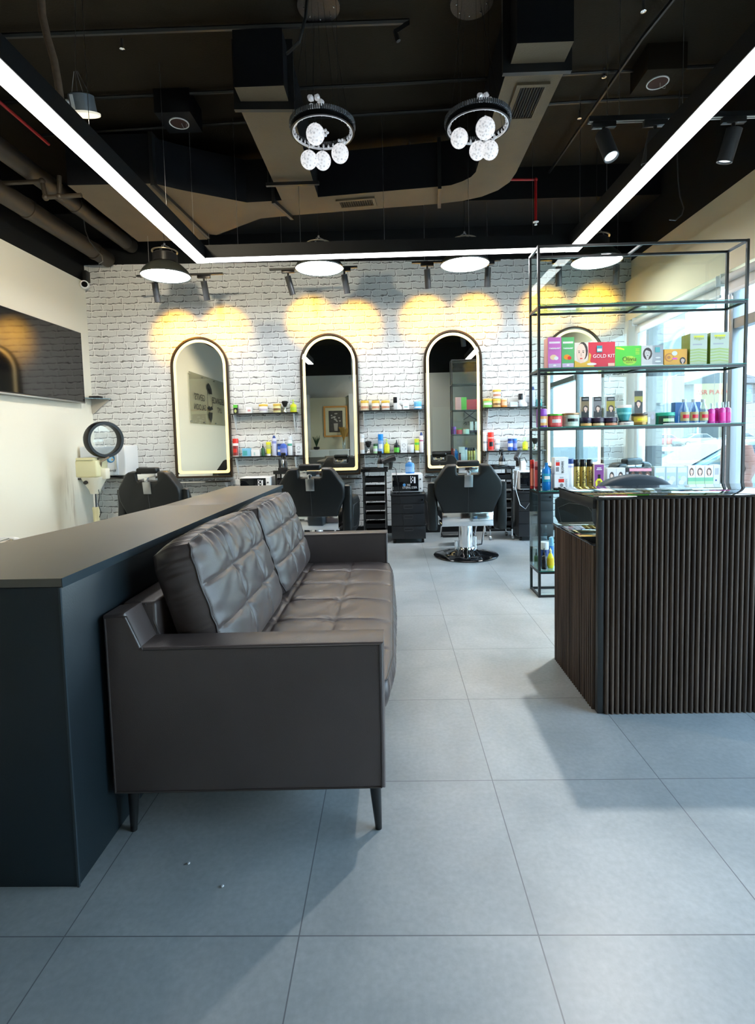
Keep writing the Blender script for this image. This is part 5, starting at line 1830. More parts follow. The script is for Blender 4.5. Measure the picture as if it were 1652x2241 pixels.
def sterilizer(label, loc):
    t = thing('sterilizer', label, 'sterilizer', loc, 0, 'white countertop sterilizers')
    b = B()
    b.box(-0.185, 0.185, -0.15, 0.15, 0.018, 0.235, 0.006, 3)
    b.build('body', M_WHITEM, t)
    d = B().box(-0.178, 0.135, -0.158, -0.15, 0.03, 0.225, 0.004).build('door', mat('black tinted glass', (0.006, 0.007, 0.009), 0.04), t)
    mw = mat('white lettering', (0.85, 0.87, 0.9), 0.5)
    text('STERILIZER', 0.036, mw, d, (0.03, -0.1595, 0.072), sx=1.0, name='lettering')
    text('X6', 0.034, mw, d, (0.018, -0.1595, 0.105), sx=1.0)
    g = B()
    g.cyl((-0.035, -0.1598, 0.106), (-0.035, -0.158, 0.106), 0.017, seg=20)
    g.build('emblem', mat('blue emblem', (0.1, 0.35, 0.75), 0.4), d)
    g = B()
    for k in range(4):
        g.box(0.045 + 0.014 * (k % 2), 0.057 + 0.014 * (k % 2), -0.1597, -0.158, 0.13 + 0.02 * k, 0.145 + 0.02 * k)
    g.box(0.04, 0.046, -0.1597, -0.158, 0.125, 0.21).box(0.08, 0.1, -0.1597, -0.158, 0.125, 0.20)
    g.build('pictogram', mw, d)
    B().cyl((0.158, -0.156, 0.17), (0.158, -0.148, 0.17), 0.010, seg=14).cyl((0.158, -0.156, 0.06), (0.158, -0.148, 0.06), 0.008, seg=14).build('switch', M_KNOB, t)
    g = B()
    for zz in (0.06, 0.08, 0.17, 0.19):
        g.cyl((-0.170, -0.162, zz), (-0.170, -0.156, zz), 0.006, seg=10)
    g.build('hinge', M_CHROME, d)
    g = B()
    for sx in (-0.14, 0.15):
        for sy in (-0.11, 0.11):
            g.cyl((sx, sy, 0), (sx, sy, 0.02), 0.012, seg=10)
    g.build('foot', M_PLASTB, t)
    return t


S0 = sterilizer('white sterilizer with black lettered door between trolley and third mirror', (0.185, 6.46, 0.596))
dup(S0, (1.71, 6.46, 0.596), 0, 'white sterilizer partly hidden behind the left posts of the glass rack')
dup(S0, (-1.65, 6.46, 0.596), 0, 'white sterilizer of which only the top shows above the low wall')

# ================================================================= PRODUCTS
def C(name, c, rough=0.35, em=0.0):
    return mat('product ' + name, c, rough)


WHT = C('white', (0.82, 0.84, 0.86))
BLK = C('black', (0.012, 0.012, 0.014), 0.25)
RED = C('red', (0.72, 0.03, 0.02))
ORG = C('orange', (0.85, 0.30, 0.03))
YEL = C('yellow', (0.80, 0.78, 0.03))
GRN = C('green', (0.12, 0.55, 0.06))
DGR = C('dark green', (0.02, 0.09, 0.04))
LGR = C('light green', (0.45, 0.75, 0.40))
BLU = C('blue', (0.02, 0.22, 0.70))
NAV = C('navy', (0.015, 0.05, 0.22))
LBL = C('light blue', (0.22, 0.55, 0.78))
TEA = C('teal', (0.08, 0.42, 0.45))
PUR = C('purple', (0.20, 0.04, 0.38))
MAG = C('magenta', (0.62, 0.18, 0.55))
PNK = C('pink', (0.90, 0.10, 0.50))
GLD = mat('product gold', (0.60, 0.44, 0.12), 0.28, 0.6)
BRN = C('brown', (0.22, 0.11, 0.04))
GRY = C('grey', (0.40, 0.42, 0.45))
SKN = C('printed skin', (0.80, 0.60, 0.50), 0.5)
HAI = C('printed dark hair', (0.05, 0.035, 0.03), 0.5)
TNT = C('pale mint', (0.62, 0.80, 0.72))
LIQ = mat('pink liquid', (0.90, 0.08, 0.45), 0.1, trans=0.3)


def place(px, py, Y, z):
    q = at(px, py, Y=Y)
    return (q.x, Y, z)


def pw(wpx, Y):
    return wpx / 1154.55 * Y


def bottle(kind, label, cat, loc, w_, h, body, cap, lab=None, shape='round', capf=0.22, capr=0.55, rz=0, grp=None, band=(0.15, 0.6), neck=0.08, lab2=None):
    t = thing(kind, label, cat, loc, rz, grp)
    r = w_ / 2
    zc = h * (1 - capf)
    if shape == 'can':
        B().lathe([(0, 0), (r * .94, 0), (r, h * .015), (r, zc * .97), (r * .93, zc), (0, zc)], seg=20).build('body', body, t)
        B().lathe([(r * .93, zc), (r * capr / 0.55 * 0.97 if capr < .55 else r * .98, zc + h * .01), (r * .95 if capr >= .55 else r * capr, h * .985), (r * .85 if capr >= .55 else r * capr * .8, h), (0, h)], seg=20).build('cap', cap, t)
    elif shape == 'jar':
        B().lathe([(0, 0), (r * .93, 0), (r, h * .05), (r, zc * .95), (r * .96, zc), (0, zc)], seg=24).build('body', body, t)
        B().lathe([(r * 1.0, zc), (r * 1.02, zc + h * .02), (r * 1.02, h * .96), (r * .98, h), (0, h)], seg=24).build('lid', cap, t)
    elif shape == 'bowl':
        B().lathe([(0, 0), (r * .62, 0), (r * .75, h * .2), (r * .97, h * .6), (r, zc), (0, zc)], seg=24).build('body', body, t)
        B().lathe([(r * 1.0, zc), (r * 1.0, h), (0, h)], seg=24).build('lid', cap, t)
    elif shape == 'tube':
        b = B()
        b.lathe([(0, h), (r * 0.05, h * 0.999), (r, h * 0.985), (r * .98, h * .6), (r * .86, h * .16), (r * .6, h * .14), (0, h * .14)], seg=20, sy=0.6)
        b.build('body', body, t)
        B().lathe([(0, 0), (r * .82, 0), (r * .80, h * .14), (0, h * .14)], seg=18, sy=0.75).build('cap', cap, t)
    elif shape == 'pump':
        B().lathe([(0, 0), (r * .92, 0), (r, h * .03), (r, h * .52), (r * .85, h * .62), (r * .32, h * .68), (r * .30, h * .72), (0, h * .72)], seg=22, sy=0.7).build('body', body, t)
        B().lathe([(r * .36, h * .70), (r * .36, h * .79), (r * .12, h * .80), (r * .12, h * .92), (r * .3, h * .93), (r * .28, h), (0, h)], seg=16).box(-r * .9, 0.0, -0.004, 0.004, h * .945, h * .975, 0.002).build('pump', cap, t)
    elif shape == 'trigger':
        B().lathe([(0, 0), (r * .95, 0), (r, h * .03), (r, h * .40), (r * .55, h * .56), (r * .34, h * .62), (0, h * .62)], seg=20).build('body', body, t)
        B().box(-r * .35, r * .35, -r * .35, r * .35, h * .62, h * .78, 0.003).box(-r * .9, r * .5, -r * .3, r * .3, h * .80, h * .94, 0.005).prism([(-r * .9, h * .80), (-r * .55, h * .80), (-r * .75, h * .66), (-r * .9, h * .67)], 'Y', -r * .18, r * .18).build('trigger', cap, t)
    elif shape == 'spray':
        B().lathe([(0, 0), (r * .94, 0), (r, h * .03), (r, h * .64), (r * .85, h * .70), (r * .42, h * .74), (0, h * .74)], seg=20, sy=.7).build('body', body, t)
        B().lathe([(r * .45, h * .72), (r * .45, h * .82), (r * .38, h), (0, h)], seg=14).build('cap', cap, t)
    elif shape == 'dropper':
        B().lathe([(0, 0), (r * .96, 0), (r, h * .03), (r, h * .58), (r * .8, h * .64), (r * .35, h * .68), (0, h * .68)], seg=18).build('body', body, t)
        B().lathe([(r * .42, h * .66), (r * .42, h * .80), (r * .2, h * .82), (r * .14, h), (0, h)], seg=14).build('cap', cap, t)
    elif shape == 'oval':
        B().lathe([(0, 0), (r * .7, 0), (r * .95, h * .12), (r, h * .30), (r * .9, h * .52), (r * .5, h * .70), (r * .3, h * .76), (0, h * .76)], seg=22, sy=.6).build('body', body, t)
        B().lathe([(r * .34, h * .75), (r * .34, h * .90), (r * .15, h * .93), (r * .12, h), (0, h)], seg=14).build('cap', cap, t)
    elif shape == 'cone':
        B().lathe([(0, 0), (r * .95, 0), (r, h * .03), (r, h * .48), (r * .9, h * .54), (r * .35, h * .86), (r * .33, h * .9), (0, h * .9)], seg=20).build('body', body, t)
        B().lathe([(r * .4, h * .88), (r * .4, h), (0, h)], seg=14).build('cap', cap, t)
    else:
        B().lathe([(0, 0), (r * .94, 0), (r, h * .02), (r, zc * .80), (r * .9, zc * .88), (r * .45, zc * .97), (r * .42, zc), (0, zc)], seg=20, sy=.75).build('body', body, t)
        B().lathe([(r * capr, zc * .98), (r * capr, h * .99), (0, h)], seg=16).build('cap', cap, t)
    if lab:
        z0, z1 = h * band[0], h * band[1]
        sy = {'pump': .7, 'spray': .7, 'oval': .6, 'tube': .6, 'round': .75}.get(shape, 1.0)
        k = 0.985 if shape == 'tube' else 1.0
        rr = r * k * 1.012
        lb = B()
        n_ = 9
        for i in range(n_):
            a0 = math.radians(-90 - 68 + 136 * i / n_)
            a1 = math.radians(-90 - 68 + 136 * (i + 1) / n_)
            lb.poly([(rr * math.cos(a0), sy * rr * math.sin(a0), z0), (rr * math.cos(a1), sy * rr * math.sin(a1), z0), (rr * math.cos(a1), sy * rr * math.sin(a1), z1), (rr * math.cos(a0), sy * rr * math.sin(a0), z1)])
        if lab2:
            lb.mi = 1
            for i in range(2, n_ - 2):
                a0 = math.radians(-90 - 68 + 136 * i / n_)
                a1 = math.radians(-90 - 68 + 136 * (i + 1) / n_)
                r2 = rr * 1.01
                za, zb = z0 + (z1 - z0) * .3, z0 + (z1 - z0) * .7
                lb.poly([(r2 * math.cos(a0), sy * r2 * math.sin(a0), za), (r2 * math.cos(a1), sy * r2 * math.sin(a1), za), (r2 * math.cos(a1), sy * r2 * math.sin(a1), zb), (r2 * math.cos(a0), sy * r2 * math.sin(a0), zb)])
        lb.build('label_print', [lab] + ([lab2] if lab2 else []), t, recalc=False)
    return t


def carton(label, loc, w_, d, h, body, front=None, art=None, rz=0, grp=None, side=None, kind='product_box', words=None, wm=None, wsz=None, wpos=0.45):
    t = thing(kind, label, 'product box', loc, rz, grp)
    b = B().box(-w_ / 2, w_ / 2, 0, d, 0, h, 0.0008)
    b.build('carton', side or body, t)
    p_ = B()
    y = -0.0008
    p_.poly([(-w_ / 2 + .001, y, .001), (w_ / 2 - .001, y, .001), (w_ / 2 - .001, y, h - .001), (-w_ / 2 + .001, y, h - .001)])
    mats = [front or body]
    if art:
        for k, (m, pts) in enumerate(art):
            if m not in mats:
                mats.append(m)
            p_.mi = mats.index(m)
            yy = y - 0.0003 * (k + 1)
            p_.poly([((u - .5) * w_, yy, v * h) for u, v in pts])
    p_.build('front_print', mats, t, recalc=False)
    if words:
        for wd, sz, u, v, m, sx in words:
            text(wd, sz, m, t, ((u - .5) * w_, y - 0.004, v * h), sx=sx, ext=0.0002)
    return t


def rectp(u0, u1, v0, v1):
    return [(u0, v0), (u1, v0), (u1, v1), (u0, v1)]


def elp(cu, cv, ru, rv, n=14):
    return [(cu + ru * math.cos(2 * PI * k / n), cv + rv * math.sin(2 * PI * k / n)) for k in range(n)]


def portrait(cu, cv, r, asp=1.0, hair=None, skin=None):
    """simple printed face with hair; r in box-width units, asp = width/height of the box"""
    hair = hair or HAI
    skin = skin or SKN
    v = lambda k: r * asp * k
    return [(hair, elp(cu, cv - v(.1), r * 1.25, v(1.75))), (skin, elp(cu, cv - v(.9), r * .4, v(.9))), (skin, elp(cu, cv, r * .78, v(1.15))),
            (hair, [(cu - r * .8, cv + v(.5)), (cu - r * .3, cv + v(.95)), (cu + r * .8, cv + v(.45)), (cu + r * .7, cv + v(1.3)), (cu - r * .6, cv + v(1.3))]),
            (HAI, elp(cu - r * .32, cv + v(.12), r * .15, v(.07), 8)), (HAI, elp(cu + r * .32, cv + v(.12), r * .15, v(.07), 8)),
            (RED if skin is SKN else BLK, elp(cu, cv - v(.62), r * .24, v(.09), 8))]


# ---------------------------------------------------------------- rack, second shelf from the top: cartons
Y2 = 4.075
z = SH[2]


def rbox(label, x0, x1, ytop, level, Y=Y2, d=0.10, ybot=None, **k):
    zz = SH[level]
    cx = (x0 + x1) / 2
    q = at(cx, 900, Y=Y)
    top = at(cx, ytop, Y=Y).z
    if 'zoff' in k:
        zz += k.pop('zoff')
    return carton(label, (q.x, Y, zz), pw(x1 - x0, Y), d, top - zz, **k)


fruit = lambda m1, m2: [(C('pale label', (0.85, 0.8, 0.85)), rectp(.1, .9, .80, .86)), (WHT, rectp(.2, .85, .625, .655)), (m1, elp(.42, .36, .26, .085)), (m2, elp(.62, .33, .16, .06)), (C('lilac', (0.62, 0.5, 0.72)), rectp(.05, .95, .03, .16)), (WHT, elp(.5, .10, .12, .03))]
rbox('tall magenta facial kit carton at the left end of the carton shelf', 1199, 1228, 738, 2, body=MAG, side=C('salmon', (0.82, 0.40, 0.42)), art=fruit(C('apple', (0.85, 0.65, 0.4)), WHT), words=[('FACIAL KIT', 0.019, .5, .64, WHT, .9)])
rbox('tall green facial kit carton right of the magenta one', 1229, 1256, 738, 2, body=C('facial green', (0.12, 0.45, 0.16)), side=GRN, art=fruit(ORG, RED), words=[('FACIAL KIT', 0.017, .5, .64, WHT, .9)])
rbox('wide red carton with gold kit lettering and a woman\'s face', 1257.5, 1344, 749, 2, body=C('crimson', (0.62, 0.03, 0.06)),
     art=[(C('face background', (0.75, 0.68, 0.6)), rectp(0, .34, 0, 1)), (HAI, elp(.20, .66, .13, .36)), (SKN, elp(.17, .22, .06, .22)), (SKN, elp(.165, .60, .115, .36)), (HAI, rectp(.085, .135, .66, .68)), (HAI, rectp(.19, .24, .66, .68)), (BLK, elp(.112, .61, .016, .018, 8)), (BLK, elp(.215, .61, .016, .018, 8)), (C('nose shade', (0.6, 0.42, 0.34)), [(.158, .6), (.172, .6), (.18, .46), (.15, .46)]), (RED, elp(.165, .37, .035, .022, 10))] + [(C('gold leaf', (0.72, 0.45, 0.06)), [(0, 0), (.5, 0), (.46, .12), (.38, .25), (.41, .5), (.36, .6), (.34, .3), (.26, .22), (.15, .18), (0, .3)]),
          (C('badge', (0.05, 0.3, 0.35)), rectp(.545, .68, .60, .86)), (WHT, rectp(.56, .665, .64, .74)), (WHT, elp(.42, .14, .12, .05)), (C('cream strip', (0.8, 0.5, 0.4)), rectp(.82, .98, .04, .16))], words=[('GOLD KIT', 0.036, .72, .44, WHT, 1.0)])
rbox('bright green carton with dark script lettering in the middle of the carton shelf', 1345.5, 1401, 757, 2, body=C('lime', (0.08, 0.55, 0.04)), art=[(C('lime glow', (0.40, 0.75, 0.05)), elp(.56, .30, .27, .22)), (YEL, [(.04, .88), (.35, .80), (.35, .86), (.2, .93), (.04, .95)])] + [(YEL, rectp(.78, .93, .83 - .08 * k, .85 - .08 * k)) for k in range(4)],
     words=[('Olivia', 0.048, .55, .36, C('olive ink', (0.05, 0.07, 0.0)), .95), ('BLEACH', 0.014, .55, .2, BRN, 1)])
rbox('grey carton with a monochrome portrait beside the bright green carton', 1402.5, 1449, 756, 2, body=GRY, art=[(C('pale grey', (0.62, 0.62, 0.62)), rectp(0, .5, 0, 1))] + portrait(.28, .62, .17, 1.0, skin=C('grey skin', (0.6, 0.57, 0.55))) + [(TEA, rectp(.62, .84, .66, .9)), (WHT, rectp(0, 1, 0, .08)), (WHT, elp(.75, .22, .14, .04)), (WHT, elp(.75, .4, .12, .03))])
rbox('orange carton with swirls and a small portrait', 1452, 1501, 764, 2, body=C('mango', (0.90, 0.42, 0.01)), art=[(C('swirl', (0.6, 0.2, 0.02)), elp(.22, .5, .2, .26)), (C('mango', (0.90, 0.42, 0.01)), elp(.24, .5, .15, .2)), (C('swirl', (0.6, 0.2, 0.02)), elp(.2, .5, .08, .1)), (WHT, elp(.45, .74, .12, .14)), (PNK, elp(.46, .42, .12, .06))] + portrait(.8, .3, .1, 1.2))
for x0, x1, yt, lab in ((1508, 1544, 729, 'tall pale green carton with striped side, left of its twin'), (1552, 1591, 727, 'tall pale green carton at the right end of the carton shelf')):
    art = [(C('pale silver green', (0.55, 0.62, 0.52)), rectp(0, 1, .5, 1)), (YEL, rectp(.2, .8, .86, .92)), (GRY, rectp(.15, .7, .62, .66))]
    for k in range(5):
        art.append((C('leaf stripe', (0.40, 0.52, 0.14)), [(0, .08 + .09 * k), (.5, .11 + .09 * k), (1, .07 + .09 * k), (1, .10 + .09 * k), (.5, .15 + .09 * k), (0, .11 + .09 * k)]))
    rbox(lab, x0, x1, yt, 2, body=C('pale argan green', (0.50, 0.60, 0.36)), side=C('olive stripes', (0.25, 0.33, 0.05)), art=art, d=0.12, Y=4.06, words=[('Argan', 0.03, .5, .83, C('olive ink 2', (0.45, 0.5, 0.02)), 1)])

# ---------------------------------------------------------------- rack, third level: jars and bottles
Y3 = 4.12


def rb(kind, label, cat, x0, x1, ytop, level, body, cap, Y=Y3, zoff=0, **k):
    zz = SH[level] + zoff
    cx = (x0 + x1) / 2
    q = at(cx, 900, Y=Y)
    top = at(cx, ytop, Y=Y).z
    return bottle(kind, label, cat, (q.x, Y, zz), pw(x1 - x0, Y), top - zz, body, cap, **k)


rb('shampoo_bottle', 'purple capped bottle with orange label at the left end of the jar shelf', 'bottle', 1174, 1197, 895, 3, PUR, C('violet', (0.30, 0.08, 0.55)), shape='can', capf=.35, lab=C('wheat label', (0.8, 0.45, 0.15)), band=(.1, .6), lab2=WHT)
rb('cream_jar', 'red jar with green lid on the jar shelf', 'jar', 1199, 1229, 906, 3, C('watermelon', (0.75, 0.05, 0.08)), GRN, shape='jar', capf=.15, lab=C('red label', (0.85, 0.15, 0.15)), band=(.12, .78), lab2=WHT)
rb('cream_jar', 'pale mint jar with bronze lid on the jar shelf', 'jar', 1231, 1266, 904, 3, TNT, mat('bronze lid', (0.45, 0.28, 0.15), 0.35, 0.5), shape='jar', capf=.15, lab=C('mint label', (0.5, 0.68, 0.6)), band=(.2, .75), lab2=BLK)
for k, (x0, x1, band_m, lab) in enumerate([(1268, 1294, C('amber band', (0.75, 0.45, 0.15)), 'left'), (1294.5, 1321.5, C('cream gold band', (0.75, 0.62, 0.35)), 'middle'), (1322, 1349.5, C('copper band', (0.65, 0.3, 0.18)), 'right')]):
    rb('cream_jar', 'black wax jar with metallic band, %s of the three in a row' % lab, 'jar', x0, x1, 914, 3, BLK, C('dark violet lid', (0.03, 0.02, 0.05), .3), shape='jar', capf=.5, lab=band_m, band=(.06, .34), grp='black wax jars on the jar shelf')
hj = at(1300, 914, Y=Y3).z - SH[3] + 0.001
for x0, x1, lab, fm in ((1272, 1289, 'slim bronze carton with portrait on the left wax jar', C('bronze print', (0.22, 0.16, 0.08))), (1299, 1316, 'slim silver grey carton with portrait on the middle wax jar', C('silver print', (0.2, 0.2, 0.21))), (1327, 1345, 'slim black and olive carton with portrait on the right wax jar', C('olive print', (0.35, 0.30, 0.03)))):
    rbox(lab, x0, x1, 868, 3, Y=4.105, d=0.035, zoff=hj, body=WHT, front=BLK, art=[(fm, rectp(0, 1, .3, .78))] + portrait(.55, .42, .28, .36) + [(GRY, rectp(.15, .85, .86, .9))])
rb('cream_jar', 'white jar with grey lettering under the teal bowl-shaped tub', 'jar', 1354, 1385, 921, 3, WHT, BLK, shape='jar', capf=.2, lab=C('white label', (0.75, 0.77, 0.76)), band=(.15, .65), lab2=GRY, Y=4.11)
hw = at(1369, 921, Y=4.11).z - SH[3] + 0.001
rb('cream_jar', 'teal bowl-shaped tub with white lid standing on the white jar', 'jar', 1350, 1380, 887, 3, TEA, WHT, shape='bowl', capf=.18, zoff=hw, Y=4.11, lab=C('teal print', (0.15, 0.5, 0.52)), band=(.4, .55))
rb('cream_jar', 'gold brown jar with dark lid right of the white jar', 'jar', 1383, 1415, 905, 3, mat('bronze brown', (0.30, 0.18, 0.05), .3, .5), C('dark brown lid', (0.06, 0.035, 0.02)), shape='jar', capf=.18, lab=C('gold label', (0.7, 0.5, 0.08)), band=(.25, .7), lab2=YEL)
hg = at(1399, 905, Y=Y3).z - SH[3] + 0.001
rbox('slim black and olive carton with portrait on the gold brown jar', 1388, 1406, 855, 3, Y=4.105, d=0.035, zoff=hg, body=WHT, front=BLK, art=[(C('olive print', (0.35, 0.30, 0.03)), rectp(0, 1, .5, .75))] + portrait(.5, .42, .28, .36))
rbox('small grey carton with barcode right of the gold brown jar', 1416.5, 1434, 901, 3, Y=4.11, d=0.06, body=GRY, art=[(WHT, rectp(.1, .35, .1, .6)), (C('pale violet', (0.5, 0.52, 0.65)), elp(.65, .6, .2, .2))])
rb('cream_jar', 'green jar with dark label on the jar shelf', 'jar', 1437, 1474, 903, 3, C('emerald', (0.0, 0.22, 0.13)), C('emerald lid', (0.02, 0.38, 0.26)), shape='jar', capf=.28, lab=C('very dark green', (0.01, 0.05, 0.04)), band=(.05, .68), lab2=LGR)
rbox('blue carton standing behind the glass bottles', 1478, 1532, 880, 3, Y=4.20, d=0.06, body=C('royal blue', (0.03, 0.16, 0.45)), art=[(C('pale print', (0.5, 0.6, 0.75)), [(.35, 1), (.8, 1), (.5, .2), (.4, .2)])])
tag(B().box(-0.15, 0.16, -0.05, 0.03, 0, 0.008, 0.003).build('shelf_tray', WHT, loc=(at(1490, 900, Y=4.10).x, 4.10, SH[3])), 'flat white plastic tray under the glass bottles', 'tray')
for x0, x1, lab in ((1486, 1507, 'left'), (1507.5, 1527, 'middle'), (1528, 1548, 'right')):
    rb('oil_bottle', 'clear cone-necked bottle with red label, %s of three' % lab, 'bottle', x0, x1, 874, 3, M_CLEAR, C('frosted cap', (0.6, 0.68, 0.75)), shape='cone', zoff=.0085, lab=C('rose label', (0.50, 0.42, 0.2)), lab2=C('dark red print', (0.65, 0.02, 0.05)), band=(.08, .46), grp='clear cone-necked bottles', Y=4.10)
for x0, x1, yt, lab, Y in ((1549, 1564, 883, 'first', 4.09), (1562, 1576, 881, 'second', 4.13), (1573, 1587, 880, 'third', 4.09), (1583, 1599, 879, 'last', 4.12)):
    rb('spray_bottle', 'bright pink spray bottle, %s from the left of four' % lab, 'bottle', x0, x1, yt, 3, LIQ, M_CLEAR, shape='spray', grp='bright pink spray bottles', Y=Y, lab=C('hot pink label', (0.85, 0.03, 0.35)), band=(.1, .5))

# ---------------------------------------------------------------- rack, fourth level
Y4 = 4.11
rb('spray_can', 'slim dark red can nearest the left rear post of the rack', 'can', 1160, 1169, 1006, 4, C('deep red', (0.4, 0.02, 0.02)), RED, shape='can', capf=.15, Y=4.24, lab=C('salmon print', (0.85, 0.3, 0.2)), band=(.1, .7))
rb('spray_can', 'slim dark red can just left of the front left post of the rack', 'can', 1169.5, 1178.5, 1010, 4, C('maroon', (0.22, 0.01, 0.02)), C('pink cap', (0.8, 0.25, 0.25)), shape='can', capf=.18, Y=4.20, lab=C('red print', (0.7, 0.1, 0.1)), band=(.1, .7))
rb('shampoo_bottle', 'deep blue tapered shampoo bottle on the lower display shelf', 'bottle', 1186, 1205, 1012, 4, C('ocean blue', (0.01, 0.20, 0.62), .2), C('ocean blue cap', (0.02, 0.25, 0.65), .2), shape='round', capf=.12, capr=.35, lab=C('sea print', (0.02, 0.35, 0.55)), band=(.3, .6), lab2=WHT)
rb('spray_can', 'dark red bottle behind the deep blue shampoo bottle', 'can', 1203, 1214, 1030, 4, C('wine', (0.14, 0.01, 0.015)), BLK, shape='can', capf=.15, Y=4.18, lab=WHT, band=(.72, .80))
for zt, zo, lab in ((1037, 0, 'lower white bleaching powder tub with red print'), (1001, None, 'upper white bleaching powder tub, stacked on its twin')):
    q = at(1226, 1037, Y=Y4)
    h1 = q.z - SH[4]
    if zo is None:
        h2 = at(1226, 1001, Y=Y4).z - q.z
        tt = carton(lab, (q.x, Y4 - 0.03, SH[4] + h1 + 0.001), pw(29, Y4), 0.09, h2, WHT, art=[(RED, rectp(.07, .36, .50, .72)), (GRY, rectp(.07, .33, .75, .82)), (C('grey stone', (0.25, 0.25, 0.27)), rectp(.07, .3, .15, .42))], grp='white bleaching powder tubs', kind='powder_tub')
        text('BLONDE', 0.024, BLK, tt, (pw(29, Y4) * .08, -0.004, h2 * .42), rot=(PI / 2, -PI / 2, 0))
    else:
        tt = carton(lab, (q.x, Y4 - 0.03, SH[4]), pw(30, Y4), 0.09, h1, WHT, art=[(RED, rectp(.28, .68, .48, .70)), (GRY, rectp(.36, .64, .75, .82)), (C('grey stone', (0.25, 0.25, 0.27)), elp(.5, .3, .12, .12))], grp='white bleaching powder tubs', kind='powder_tub')
        text('BLONDE', 0.018, GRY, tt, (pw(30, Y4) * .36, -0.004, h1 * .42), rot=(PI / 2, -PI / 2, 0))
rb('spray_can', 'slim white can with navy cap between the white tubs and the gold cans', 'can', 1242, 1255, 1004, 4, WHT, NAV, shape='can', capf=.16, lab=C('lavender print', (0.5, 0.5, 0.75)), band=(.72, .78))
for k, (x0, x1) in enumerate(((1255.5, 1268.5), (1269.5, 1282.5), (1284, 1297))):
    tt = rb('spray_can', 'gold hairspray can with black cap, %s of three' % ('left', 'middle', 'right')[k], 'can', x0, x1, 1005, 4, GLD, BLK, shape='can', capf=.24, grp='gold hairspray cans')
    text('Larosh', 0.038, BLK, tt, (0.0, -0.0245, 0.10), rot=(PI / 2, -PI / 2, 0), ext=0.0002)
rbox('purple carton printed with a yellow oil bottle', 1300, 1323, 1015, 4, Y=4.08, d=0.05, body=C('cream edge', (0.7, 0.6, 0.45)), art=[(C('plum', (0.22, 0.05, 0.25)), rectp(.06, .94, .03, .97)), (YEL, [(.2, .06), (.8, .06), (.85, .3), (.65, .42), (.35, .42), (.15, .3)]), (BLK, rectp(.38, .62, .42, .58)), (BRN, rectp(.36, .64, .14, .34)), (WHT, rectp(.3, .7, .82, .85)), (WHT, rectp(.25, .75, .76, .79))])


def dyebox(x0, x1, yt, lab, body, art, grp):
    rbox(lab, x0, x1, yt, 4, Y=4.08, d=0.055, body=body, art=art, grp=grp)


for x0, x1, lab in ((1330, 1349, 'left'), (1349.5, 1369, 'right')):
    dyebox(x0, x1, 1024, 'white hair dye carton with a black-haired portrait, %s of two' % lab, C('pale lilac', (0.66, 0.68, 0.76)), portrait(.5, .6, .22, .6) + [(PUR, rectp(0, 1, 0, .12))], 'pale hair dye cartons with black-haired portraits')
dyebox(1369.5, 1378, 1024, 'narrow black carton beside the pale portrait cartons', BLK, [(GRY, rectp(.2, .8, .7, .8))], None)
for k, (x0, x1) in enumerate(((1378.5, 1394), (1394.5, 1410), (1410.5, 1427))):
    dyebox(x0, x1, 1023, 'black and pink hair dye carton with a portrait, %s of three' % ('left', 'middle', 'right')[k], BLK, [(C('pale pink', (0.8, 0.35, 0.45)), rectp(0, 1, .82, .96))] + portrait(.5, .55, .27, .6, hair=C('brown hair', (0.12, 0.05, 0.03))), 'black and pink hair dye cartons')
for k, (x0, x1) in enumerate(((1434, 1457.5), (1458.5, 1482.5), (1483.5, 1506.5))):
    dyebox(x0, x1, 1021, 'pale blue carton printed with soap and leaves, %s of three' % ('left', 'middle', 'right')[k], C('ice blue', (0.42, 0.55, 0.62)), [(C('ice white', (0.66, 0.76, 0.82)), rectp(.1, .9, .72, .95)), (C('stone', (0.6, 0.63, 0.75)), elp(.62, .40, .28, .16)), (C('stone 2', (0.7, 0.72, 0.82)), elp(.42, .24, .25, .12)), (LGR, elp(.25, .5, .12, .08)), (GRY, rectp(.2, .8, .04, .08))], 'pale blue printed cartons')
for k, (x0, x1) in enumerate(((1507.5, 1523.5), (1524.5, 1543.5), (1545, 1563))):
    dyebox(x0, x1, 1019, 'white and green hair dye carton with a brown-haired portrait, %s of three' % ('left', 'middle', 'right')[k], WHT, portrait(.5, .72, .25, .45, hair=C('brown hair', (0.12, 0.05, 0.03))) + [(C('garnish green', (0.15, 0.5, 0.3)), rectp(0, 1, .28, .45)), (LGR, rectp(0, 1, .14, .28)), (ORG, rectp(0, 1, .06, .12))], 'white and green hair dye cartons')
dyebox(1564, 1578, 1017, 'plain pale carton with small print at the right end of the lower display shelf', C('pale blue white', (0.68, 0.74, 0.8)), [(GRY, rectp(.2, .8, .55, .85)), (NAV, elp(.4, .3, .15, .04))], None)
q = at(1221, 1070, Y=4.06)
t = thing('hair_clipper', 'black hair clipper lying in front of the white tubs', 'clipper', (q.x, 4.058, SH[4]))
B().box(-0.035, 0.035, -0.012, 0.012, 0, 0.022, 0.008, 3).build('body', BLK, t)
B().box(0.035, 0.048, -0.010, 0.010, 0.004, 0.018).build('blade', M_STEEL, t)
q = at(1248, 1071, Y=4.06)
tag(B().box(-0.028, 0.028, -0.006, 0.006, 0, 0.009, 0.003).build('comb', BLK, loc=(q.x, 4.055, SH[4])), 'thin black comb lying beside the hair clipper on the rack', 'comb')

